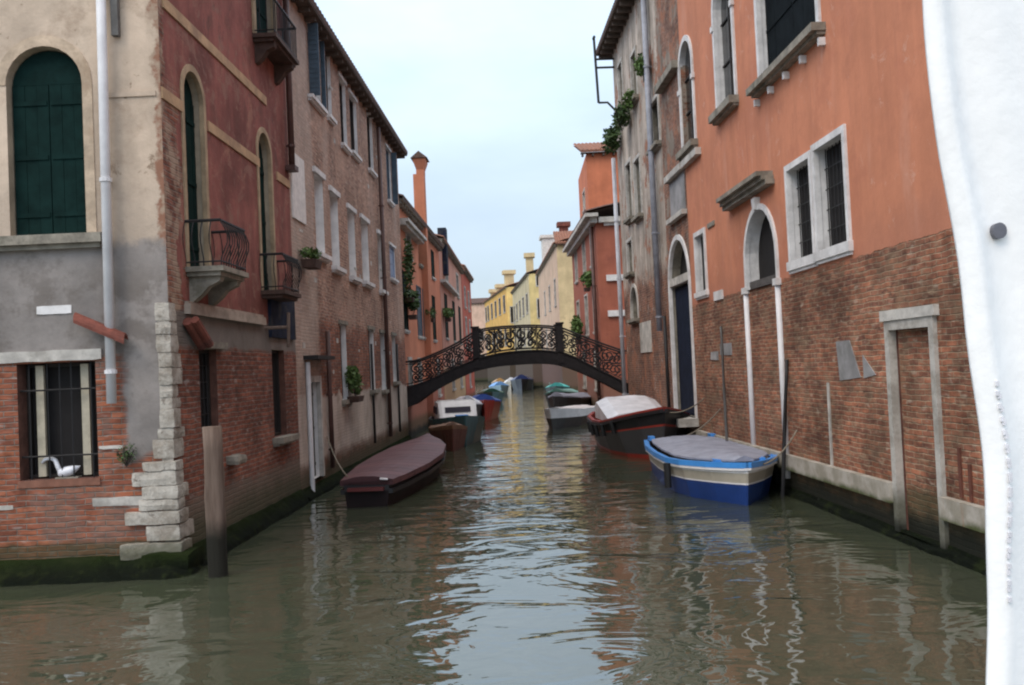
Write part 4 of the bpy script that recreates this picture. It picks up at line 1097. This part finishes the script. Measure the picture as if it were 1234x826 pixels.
def rail_part(b, name, st, mat, dz0, dz1, out0, out1, parent=None):
    """a band along the outside of the gunwale"""
    pts = [(x, bt, zt_) for x, bt, zt_, _, _ in st]
    mb_ = MB()
    for sg in (1, -1):
        secs = [[Vector((x, sg * (y + out0), z + dz0)), Vector((x, sg * (y + out1), z + dz0)), Vector((x, sg * (y + out1), z + dz1)), Vector((x, sg * (y + out0), z + dz1))] for x, y, z in pts]
        mb_.loft(secs, closed=True)
    return mb_.build(name, mat, parent or b, off=Vector())
def cover(b, name, st, mat, crown, inset=-.03, drop=.06, lift=.02, xa=None, xb=None, ridges=0, sag=.02, seed=1, skirt=None):
    rg = random.Random(seed); secs = []
    for i, (x, bt, zt_, _, _) in enumerate(st):
        y = max(.02, bt - inset); g = [Vector((x, y + .004, zt_ - drop + lift)), Vector((x, y, zt_ + lift))]
        for k_ in range(1, 8):
            s_ = k_ / 8; yy = y * (1 - 2 * s_)
            g.append(Vector((x, yy, zt_ + lift + (crown[i] if isinstance(crown, (list, tuple)) else crown) * math.sin(math.pi * s_) + rg.uniform(-sag, sag))))
        g += [Vector((x, -y, zt_ + lift)), Vector((x, -y - .004, zt_ - drop + lift))]
        secs.append(g)
    mb_ = MB().loft(secs, caps=True)
    return mb_.build(name, mat, b, off=Vector())
def cap_rope(mb_, a, c, r=.015, sag=.2):
    a, c = Vector(a), Vector(c)
    return mb_.tube([a.lerp(c, i / 6) + Vector((0, 0, -sag * math.sin(math.pi * i / 6))) for i in range(7)], r, 5)
def dense(st, k_=4):
    out = []
    for a, b in zip(st, st[1:]):
        for i in range(k_): out.append(tuple(lerp(p, q, i / k_) for p, q in zip(a, b)))
    return out + [st[-1]]

def paint(name, col, rough=.35, var=.12): return plain(name, col, rough, var, 3.0, spec=.5, bump=.05)
BLK = paint('black_boat_paint', (.016, .015, .017), .45)
WHITE = paint('white_boat_paint', (.80, .78, .78)); CREAM = paint('cream_boat_paint', (.42, .38, .31)); NAVY = paint('navy_boat_paint', (.014, .045, .19))
AZURE = paint('azure_boat_paint', (.06, .27, .68)); REDP = paint('red_boat_paint', (.30, .035, .024)); TEALP = paint('teal_boat_paint', (.02, .075, .085))
GREYC = plain('grey_tarpaulin', (.25, .26, .32), .6, .25, 3.0, bump=.5); SILV = plain('silver_tarpaulin', (.60, .59, .62), .45, .2, 2.0, bump=.3)
DGREY = paint('dark_grey_hull', (.055, .052, .055), .5)
RUB = plain('black_rubber', (.012, .012, .013), .6, .2)
VARN = plain('varnished_wood', (.20, .095, .05), .4, .3, 4.0, streak=True)
def plank_mat(name, a, b, gap):
    c = Ctx(name); sp = c.n('ShaderNodeSeparateXYZ'); c.ln(c.ob, sp.inputs[0])
    w_ = c.math('FRACT', c.math('MULTIPLY', sp.outputs[0], 2.1)); idn = c.math('FLOOR', c.math('MULTIPLY', sp.outputs[0], 2.1))
    wn_ = c.n('ShaderNodeTexWhiteNoise'); wn_.noise_dimensions = '1D'; c.ln(idn, wn_.inputs['W'])
    k_ = c.mix(wn_.outputs[0], a, b)
    k_ = c.mix(c.sm(c.noise(c.scale(c.ob, (5, .6, 1)), 2, 4), .4, .7, 0, .5), k_, tuple(v * 1.5 for v in a))
    line = c.sm(w_, .0, .06, 1, 0)
    k_ = c.mix(line, k_, gap)
    return c.done(k_, .6, c.math('MULTIPLY', line, -1.0), .5, .02)
PLUM = plank_mat('plum_tarp_strips', (.125, .054, .056), (.090, .040, .043), (.03, .015, .018))

def local_to(loc, rz): return None
# blue boat, bow towards the viewer
bow = Vector((*ground(903, 611), 0)); stern = Vector((3.72, bow.y + 6.3, 0))
ax = (bow - stern); ang = math.atan2(ax.y, ax.x); Lb = ax.length
st = dense([(-.02 * Lb, .76, .60, .66, 0), (.2 * Lb, .92, .60, .82, 0), (.45 * Lb, .97, .60, .88, 0), (.66 * Lb, .95, .61, .84, 0), (.78 * Lb, .82, .63, .68, .02), (.90 * Lb, .48, .655, .34, .08), (.97 * Lb, .18, .67, .10, .12), (1.0 * Lb, .02, .68, .015, .14)], 3)
blue = boat('blue_motorboat', 'blue boat with cream band and flat grey cover moored along the brick base', stern, ang, st, [0, .16, .19, .22, .46, .50, 1, 1.4], [0, 1, 1, 2, 1, 3, 3], [AZURE, WHITE, CREAM, NAVY])
rail_part(blue, 'rub_rail', st, AZURE, -.06, .03, -.03, .05)
rail_part(blue, 'white_trim', st, WHITE, -.10, -.062, -.02, .04)
cv = [tuple((a, b * .86 if i < 18 else max(.02, b * .80), c, d, e_)) for i, (a, b, c, d, e_) in enumerate(st[1:-3])]
cover(blue, 'grey_cover', cv, GREYC, .06, inset=.0, drop=.03, lift=.07, sag=.012)
for sg in (1, -1): MB().tube([(.70 * Lb, sg * 1.0, .56), (.70 * Lb, sg * 1.0, .50), (.70 * Lb, sg * 1.0, .16), (.70 * Lb, sg * 1.0, .12)], .065, 10).build('fender', RUB, blue, off=Vector())
for x_ in (.03, .90):
    for sg in (1, -1):
        y_ = sg * (.68 if x_ < .5 else .36); MB().box(x_ * Lb - .16, x_ * Lb + .16, y_ - .06, y_ + .06, .64, .73).build('cleat', AZURE, blue, off=Vector())

# black boat with silver tarp
bow = Vector((*ground(797, 557), 0)); bow.x += .12; stern = Vector((3.2, bow.y + 7.8, 0))
ax = bow - stern; ang = math.atan2(ax.y, ax.x); Lb = ax.length
st = dense([(0, .70, .86, .50, 0), (.15 * Lb, 1.0, .80, .78, 0), (.4 * Lb, 1.12, .78, .92, 0), (.62 * Lb, 1.12, .84, .88, 0), (.8 * Lb, .95, 1.0, .66, .05), (.92 * Lb, .52, 1.16, .26, .16), (1.0 * Lb, .03, 1.28, .02, .34)], 4)
black = boat('black_workboat', 'black boat with red gunwale, silver tarpaulin and high pointed bow', stern, ang, st, [0, .05, .30, .34, .9, 1.0, 1.4], [0, 1, 0, 2, 0, 0], [REDP, BLK, DGREY], inner=plain('red_deck_paint', (.27, .05, .035), .6, .3))
rail_part(black, 'rub_rail', st, BLK, -.10, -.02, -.02, .06)
rail_part(black, 'red_trim', st, REDP, -.015, .035, -.07, .03)
mbx = MB(); xs = (.24 * Lb, .58 * Lb); secs = []
for i in range(9):
    x_ = lerp(*xs, i / 8); zt_ = 1.40 - .40 * (i - 1) / 7 if i else 1.30
    w_ = .88; rg = random.Random(i)
    secs.append([Vector((x_, w_, .80)), Vector((x_, w_, zt_ - .12))] + [Vector((x_, w_ * (1 - 2 * k_ / 6), zt_ + .03 * math.sin(math.pi * k_ / 6) + rg.uniform(-.015, .015))) for k_ in range(1, 6)] + [Vector((x_, -w_, zt_ - .12)), Vector((x_, -w_, .80))])
mbx.loft(secs); mbx.build('tarpaulin', SILV, black, off=Vector())
for i in range(5):
    for sg in (1, -1):
        mbx = MB(); x_ = lerp(.28, .78, i / 4) * Lb; j = min(range(len(st)), key=lambda q: abs(st[q][0] - x_)); y_ = sg * (st[j][1] + .07)
        mbx.tube([(x_, y_, st[j][2] - .08), (x_, y_ - sg * .06, st[j][2] - .40)], .06, 8)
        mbx.build('fender', RUB, black, off=Vector())
MB().box(.9 * Lb - .25, .9 * Lb + .05, -.28, .28, 1.12, 1.19).build('foredeck', REDP, black, off=Vector())
MB().box(.62 * Lb, .66 * Lb, -.9, .9, .80, .86).build('thwart', REDP, black, off=Vector())
MB().box(.74 * Lb, .77 * Lb, -.72, .72, .84, .90).build('thwart', REDP, black, off=Vector())

# plum covered boat on the left
a0 = Vector((-2.76, 17.4, -.10)); a1 = Vector((-2.30, 25.0, -.10))
ax = a1 - a0; ang = math.atan2(ax.y, ax.x); Lb = ax.length
st = dense([(0, .42, .56, .36, 0), (.12 * Lb, .54, .56, .46, 0), (.35 * Lb, .70, .58, .60, 0), (.6 * Lb, .74, .61, .62, 0), (.8 * Lb, .60, .68, .44, .05), (.93 * Lb, .32, .75, .18, .12), (1.0 * Lb, .04, .80, .02, .2)], 4)
plum = boat('covered_boat', 'long dark boat under a plum striped cover beside the brick house', a0, ang, st, [0, .1, .3, 1.0, 1.4], [0, 0, 1, 1], [BLK, plain('dark_brown_hull', (.014, .008, .008), .6, .3, 3.0, spec=.2)])
cover(plum, 'striped_cover', st, PLUM, .07, inset=-.06, drop=.10, lift=.03, sag=.009)
rail_part(plum, 'rub_rail', st, BLK, -.22, -.14, -.02, .06)
mbx = MB().box(-.12, -.005, -.33, .33, .40, .46); mbx.build('stern_trim', paint('maroon_trim', (.12, .02, .018)), plum, off=Vector())
MB().tube([(-.03, -.40, .595), (-.03, -.26, .61)], .020, 6).build('stern_light', WHITE, plum, off=Vector())

def place(px, py, dz=0): x, y = ground(px, py); return Vector((x, y, 0))
def simple_boat(name, label, nose, tail, hb, sheer, mats, rows=(0, .15, 1, 1.4), rowm=(0, 1, 1), group=None, inner=None, bowup=.25):
    ax = nose - tail; Lb = ax.length; ang = math.atan2(ax.y, ax.x)
    st = dense([(0, hb * .8, sheer, hb * .66, 0), (.3 * Lb, hb, sheer, hb * .84, 0), (.6 * Lb, hb * .95, sheer + bowup * .25, hb * .75, .02), (.85 * Lb, hb * .55, sheer + bowup * .7, hb * .34, .1), (Lb, .02, sheer + bowup, .015, .2)], 3)
    return boat(name, label, tail, ang, st, list(rows), list(rowm), mats, group=group, inner=inner), st, Lb
# small wooden skiff behind the plum boat, then the white cabin boat
bt, st, Lb = simple_boat('wooden_skiff', 'small brown wooden skiff between the plum covered boat and white cabin boat', place(547, 545), place(537, 530), .62, .55, [VARN, plain('red_brown_hull', (.12, .035, .025), .5)])
cover(bt, 'brown_cover', st[2:-2], plain('brown_canvas', (.22, .13, .09), .8), .1, inset=.05, drop=.03, lift=.02)
bt, st, Lb = simple_boat('cabin_boat', 'teal boat with white cabin moored at the left end of the bridge', place(562, 538), place(544, 524), .95, .72, [TEALP, TEALP])
secs = []
for x_, w_, z_ in ((.12 * Lb, .66, 1.28), (.2 * Lb, .70, 1.36), (.52 * Lb, .70, 1.36), (.60 * Lb, .66, .80)):
    secs.append([Vector((x_, w_, .6)), Vector((x_, w_ * .94, z_ - .06)), Vector((x_, w_ * .8, z_)), Vector((x_, -w_ * .8, z_)), Vector((x_, -w_ * .94, z_ - .06)), Vector((x_, -w_, .6))])
cb_ = MB().loft(secs).build('cabin', WHITE, bt, off=Vector())
mbx = MB()
for sg in (1, -1): mbx.box(.22 * Lb, .48 * Lb, sg * .70 - .02 , sg * .70 + .02, .92, 1.16)
mbx.hexa([Vector((x_ , y_, z_)) for z_, xo in ((.98, .575), (1.16, .549)) for y_ in (-.44, .44) for x_ in (xo * Lb - .03, xo * Lb + .03)])
mbx.build('cabin_window', plain('dark_tinted_pane', (.03, .025, .04), .5, .1, 3.0, spec=.1), cb_, off=Vector())
MB().box(.75 * Lb, .84 * Lb, -.2, .2, .86, .94).build('blue_bundle', AZURE, bt, off=Vector())
bt, st, Lb = simple_boat('grey_covered_boat', 'boat under a pale grey cover just beyond the white cabin boat', place(566, 512), place(560, 502), .9, .7, [DGREY, DGREY])
cover(bt, 'grey_cover', st[:-2], SILV, .35, lift=.02)
bt, st, Lb = simple_boat('red_boat', 'red boat with bright blue cover under the left side of the bridge', place(585, 508), place(580, 499), .95, .75, [REDP, REDP])
cover(bt, 'blue_cover', st[:-3], paint('blue_tarp', (.03, .075, .30), .6), .3, lift=.02)
for (nm, lb, n_, t_, c1, c2, cr) in (
    ('green_boat', 'dark green boat nearest of the far left moored row', (594, 490), (590, 484), TEALP, paint('green_tarp', (.03, .11, .07)), .25),
    ('sky_blue_boat', 'light blue covered boat farther along the left bank', (604, 477), (600, 473), paint('pale_blue_hull', (.22, .36, .44)), paint('light_blue_tarp', (.13, .30, .60), .6), .35),
    ('cream_boat', 'tiny cream and ochre boat last of the far left row', (603, 469), (601, 467), CREAM, paint('ochre_tarp', (.4, .22, .07)), .4),
    ('navy_boat', 'dark navy boat in midstream far up the canal', (629, 471), (630, 468), paint('blue_black_hull', (.010, .013, .030)), paint('navy_tarp', (.014, .026, .10)), .5),
    ('white_boat', 'small white covered boat beside the dark navy boat far up the canal', (616, 470), (618, 468), CREAM, paint('white_tarp', (.7, .7, .7), .6), .5),
    ('turquoise_boat', 'boat with bright turquoise cover at the far right bank', (671, 481), (673, 476), paint('dark_teal_hull', (.02, .06, .06)), paint('turquoise_tarp', (.06, .36, .33), .6), .3),
    ('dark_green_boat', 'dark green boat beyond the boat with the turquoise cover', (673, 472), (674, 470), paint('forest_hull', (.015, .05, .03)), paint('forest_tarp', (.03, .13, .08)), .4)):
    bt, st, Lb = simple_boat(nm, lb, place(*n_), place(*t_), .95 if nm != 'navy_boat' else 1.3, .7 if nm != 'navy_boat' else 1.0, [c1, c1])
    cover(bt, 'tarp', st[:-3], c2, cr, lift=.02)
bt, st, Lb = simple_boat('white_skiff', 'open white skiff with dark hull ahead of the black and red boat', place(664, 519), place(702, 506), .85, .62, [WHITE, plain('brown_black_hull', (.03, .024, .02), .5)], rows=(0, .46, 1, 1.4), bowup=.2)
cover(bt, 'white_deck', st[1:-2], paint('white_deck', (.60, .56, .56)), .06, inset=.06, drop=.02, lift=.0)
bt, st, Lb = simple_boat('grey_skiff', 'low boat with grey cover behind the white skiff', place(668, 502), place(700, 494), .9, .72, [DGREY, DGREY])
cover(bt, 'grey_cover', st[:-2], GREYC, .2, lift=.02)
bt, st, Lb = simple_boat('teal_covered_boat', 'long boat with faded teal cover behind the grey covered skiff', place(670, 494), place(684, 487), .95, .75, [BLK, BLK])
cover(bt, 'teal_cover', st[:-2], paint('faded_teal_tarp', (.08, .20, .17), .6), .2, lift=.02)

ROPE = plain('old_rope', (.20, .17, .13), .9, .3, 12.0)
def rope(label, a, c_, sag=.25, r=.014):
    a, c_ = Vector(a), Vector(c_); n = 12
    pts = [a.lerp(c_, i / n) + Vector((0, 0, -sag * 4 * (i / n) * (1 - i / n))) for i in range(n + 1)]
    o = MB().tube(pts, r, 6).build('mooring_rope', ROPE, None, off=a); o.location = a
    return tag(o, label, 'rope')
def bpt(b, x, y, z): return b.matrix_basis @ Vector((x, y, z))
bpy.context.view_layer.update()
L_ = 6.3
rope('slack rope from the bow of the blue boat to the brick wall', bpt(blue, L_ - .25, 0, .70), R1.w(R1.at(962, 520)[0], 1.15, .02))
rope('rope from the stern of the blue boat to the wall behind it', bpt(blue, .2, -.1, .66) , R1.w(R1.at(868, 470)[0], 1.3, .02), .12)
rope('rope tying the high bow of the black boat to the wall', bpt(black, 7.6, 0, 1.2), R1.w(R1.at(848, 440)[0], 1.5, .02), .15)
rope('rope from the near end of the plum covered boat to the house foot', bpt(plum, .1, .3, .6), L1.w(L1.at(392, 500)[0], 1.1, .02), .15)

# ================================================================== mooring posts, plants, ornament, canvas
def mooring(name, label, x, y, z1, r, mat, lean=(0, 0), r2=None, group=None):
    o = MB()
    n = 9; pts = [Vector((x + lean[0] * i / n, y + lean[1] * i / n, -.8 + (z1 + .8) * i / n)) for i in range(n + 1)]
    o.tube(pts, r, 12, r2=r2 or r * .92)
    k_ = o.build(name, mat, None, off=Vector((x, y, 0))); k_.location = (x, y, 0)
    for p in k_.data.polygons: p.use_smooth = len(p.vertices) == 4
    rg = random.Random(2)
    for v in k_.data.vertices: v.co.x += rg.uniform(-.012, .012); v.co.y += rg.uniform(-.012, .012)
    return tag(k_, label, 'mooring post', group)
pm = Ctx('mooring_timber'); kc = pm.mix(pm.sm(pm.noise(pm.scale(pm.pos, (8, 8, .8)), 1.0, 5), .3, .7), (.20, .145, .115), (.095, .065, .05))
kc = pm.mix(pm.sm(pm.jit(pm.Z, .12, 2.5), .75, .45), kc, (.015, .014, .01))
PMAT = pm.done(kc, .9, pm.noise(pm.scale(pm.pos, (9, 9, .7)), 1.0, 5), .8, .04)
px_, py_ = ground(264, 694)
rz_ = ray(261, 514); kk = py_ / rz_.y
mooring('mooring_post', 'stout weathered timber mooring post at the corner of the red side wall', px_, py_, H + rz_.z * kk, .125, PMAT, (-.02, 0))
q0 = R1.w(R1.at(957, 560)[0], 0, .3); ztop_ = H + (433 - 428.6) / F * -q0.y
mooring('mooring_pole', 'thin dark mooring pole leaning by the ledge right of the blue boat', q0.x, q0.y, ztop_, .030, IRON, (.27, 0), .024)
q0 = R1.w(R1.at(887, 500)[0], 0, .22)
mooring('mooring_pole', 'thin grey pole upright behind the blue boat against the brick', q0.x, q0.y, Zof(R1, 887, 392), .024, plain('grey_pole', (.10, .095, .09), .8), (.0, 0), .02)

def plant(label, c, rad, n, size, mat=LEAF, box=None, group='window box plants', name='window_plant'):
    """a planter box with leaves growing from it"""
    e_ = thing(name, label, 'plant', c, 0, group)
    rg = random.Random(int(c[0] * 100 + c[2] * 37))
    mb_ = MB()
    for _ in range(3): mb_.blob(Vector(c) + Vector((rg.uniform(-.4, .4) * rad[0], rg.uniform(-.4, .4) * rad[1], rg.uniform(-.1, .5) * rad[2])), [r * .75 for r in rad], n // 3, size, rg)
    mb_.build('leaves', mat, e_)
    mb_ = MB()
    for _ in range(7): mb_.tube([Vector(c) + Vector((0, 0, -rad[2] * .9)), Vector(c) + Vector((rg.uniform(-1, 1) * rad[0], rg.uniform(-1, 1) * rad[1], rg.uniform(-.2, .9) * rad[2]))], .006, 4)
    mb_.build('stem', DARKWOOD, e_)
    if box == 0: return e_
    bx = box or (.16, .3, .16); x, y, z = c
    MB().hexa([Vector((x + sx * bx[0] * (1 if tz else .8), y + sy * bx[1] * (1 if tz else .9), z - rad[2] * .75 + (0 if tz else -bx[2]))) for tz in (0, 1) for sy in (-1, 1) for sx in (-1, 1)]).build('pot', POT, e_)
    return e_
def on(f, x, y, o=.2): u, z = f.at(x, y); return f.w(u, z, o)
def onp(f, x, y, o=.2):                      # the point that stands o in front of f and projects to the pixel
    g = Fac(f.p + f.n * o, f.t, f.n); u, z = g.at(x, y); return g.w(u, z)
plant('bright green plant in box below the white panel by the brown downpipe', onp(L1, 375, 308), (.2, .35, .14), 260, .05)
plant('green bush filling the sill of the ground floor window of the brick house', onp(L1, 428, 462), (.22, .5, .42), 420, .07, box=(.15, .4, .14))
plant('trailing ivy in a box at the orange house beside the brick house end', onp(o3.f, 497, 368, .25), (.3, 1.2, .5), 500, .10, LEAFD)
plant('climbing ivy above the box at the edge of the brick house', onp(o3.f, 493, 330, .25), (.2, .8, 1.2), 400, .10, LEAFD)
plant('green plants on the sill under the blue grey shutters of the orange house', onp(o3.f, 519, 378, .25), (.3, 1.0, .3), 260, .09, LEAFD)
plant('green plants on the sill of the pink house', onp(o4.f, 540, 379, .25), (.3, 1.4, .3), 260, .12, LEAF)
plant('upper bushy plant high on the weathered house by the grey pipe', onp(R1, 775, 85), (.25, .5, .4), 300, .08, box=0, group='plants growing from the weathered house', name='wall_plant')
plant('dark bushy plant hanging lowest on the edge of the weathered house', onp(R1, 738, 168, .3), (.35, .6, .62), 420, .10, LEAFD, box=0, group='plants growing from the weathered house', name='wall_plant')
plant('dark bushy plant on the sill above the lowest hanging plant of the weathered house', onp(R1, 749, 145, .3), (.3, .6, .42), 320, .09, LEAFD, box=0, group='plants growing from the weathered house', name='wall_plant')
plant('small plant on a high sill of the weathered house left of the grey pipe', onp(R1, 757, 122, .25), (.2, .4, .35), 200, .08, box=0, group='plants growing from the weathered house', name='wall_plant')
plant('green plants in a balcony box of the brown red house', onp(o6.f, 707, 338, .3), (.35, .9, .5), 300, .12)
plant('leafy green shrub spilling from the wall foot behind the right bridge railing', onp(o6.f, 697, 398, .4), (.4, 1.2, .8), 420, .14)
plant('small weed tuft growing from the brick right of the barred window', onp(L0, 152, 549, .05), (.13, .06, .16), 150, .022, LEAFD, box=0, group='wall weeds', name='wall_weed')

# white swan ornament on the barred window sill
q = onp(L0, 72, 577, -.12)
sw = thing('swan_ornament', 'small white swan shaped ornament on the sill of the barred window', 'ornament', q)
ORN = paint('white_plastic', (.66, .66, .70)); mb_ = MB()
secs = []
for x_, r_, z_ in ((-.02, .02, .07), (.0, .07, .075), (.08, .10, .085), (.17, .09, .10), (.24, .04, .13), (.27, .01, .15)):
    secs.append([q + Vector((x_, r_ * .7 * math.cos(t_), z_ + r_ * .7 * math.sin(t_))) for t_ in [2 * math.pi * i / 10 for i in range(10)]])
mb_.loft(secs, closed=True); mb_.tube([q + Vector(v) for v in ((.02, 0, .06), (-.02, 0, .16), (-.05, 0, .24), (-.11, 0, .27), (-.18, 0, .255), (-.22, 0, .21))], .034, 8, r2=.02)
mb_.build('body', ORN, sw, smooth=True)
MB().hexa([q + Vector((x_, y_, z_)) for z_ in (-.005, .02) for y_ in (-.06, .06) for x_ in (-.03, .26)]).build('base', STONED, sw)

# white canvas hanging at the right of the viewer
CAN = plain('white_canvas', (.90, .89, .875), .85, .06, 7.0, bump=.10, second=(.80, .79, .785))
edge = [(1106, -120), (1109, -60), (1112, 0), (1117, 60), (1123, 120), (1132, 180), (1144, 235), (1153, 285), (1160, 345), (1165, 400), (1173, 460), (1181, 520), (1188, 590), (1189, 660), (1191, 740), (1190, 826), (1190, 900)]
DC = 1.15
fc = Fac((0, DC), (1, 0), (0, -1))
ep = [fc.at(x, y) for x, y in edge]
cv_ = thing('canvas_curtain', 'white canvas boat curtain with stitched hem hanging close by on the right', 'curtain', fc.w(ep[-1][0], ep[-1][1]))
dn = []
for (a, b) in zip(ep, ep[1:]):
    for i in range(4): dn.append((lerp(a[0], b[0], i / 4), lerp(a[1], b[1], i / 4)))
dn.append(ep[-1])
for _ in range(6): dn = [dn[0]] + [((a[0] + 2 * b[0] + c_[0]) / 4, (a[1] + 2 * b[1] + c_[1]) / 4) for a, b, c_ in zip(dn, dn[1:], dn[2:])] + [dn[-1]]
rg = random.Random(4)
front, back = [], []
for i, (u, z) in enumerate(dn):
    uj = u + .0012 * math.sin(z * 9) + .0006 * math.sin(z * 31)
    rowf = []
    for s_ in (0, .006, .014, .022, .03, .037, .05, .07, .10, .14, .19, .25, .32):
        fold = .007 * math.sin(s_ * 62 + z * 3.1) * min(1, s_ / .06) + .0012 * math.sin(s_ * 120 + z * 7)
        hem = .012 * math.exp(-((s_ - .018) / .014) ** 2)
        rowf.append((uj + s_, z, fold + hem - .06 * s_))
    front.append([fc.w(*p) for p in rowf]); back.append([fc.w(a, b, c - .006) for a, b, c in rowf])
n = len(front[0])
MB().loft([f_ + b_[::-1] for f_, b_ in zip(front, back)], closed=True).build('canvas', CAN, cv_, smooth=True)
mb_ = MB()
for i, (u, z) in enumerate(dn):
    if i % 1 == 0 and Zof(fc, 1190, 730) < z < Zof(fc, 1180, 470):
        for dz in (0, .012): 
            c_ = fc.w(u + .022 + .0025 * math.sin(z * 23), z + dz, .0135); mb_.tube([c_ + Vector((0, 0, -.0028)), c_ + Vector((0, 0, .0028))], .0026, 6)
mb_.build('stitching', plain('grey_thread', (.66, .65, .68), .8), cv_)
eu, ez = fc.at(1205, 278)
secs = [[fc.w(eu + r_ * math.cos(t_), ez + r_ * 1.15 * math.sin(t_), o_) for t_ in [2 * math.pi * i / 16 for i in range(16)]] for r_, o_ in ((.0085, -.012), (.0085, .0005), (.004, .0010), (.001, .0010))]
MB().loft(secs, closed=True).build('eyelet', plain('zinc_eyelet', (.13, .13, .15), .5), cv_)
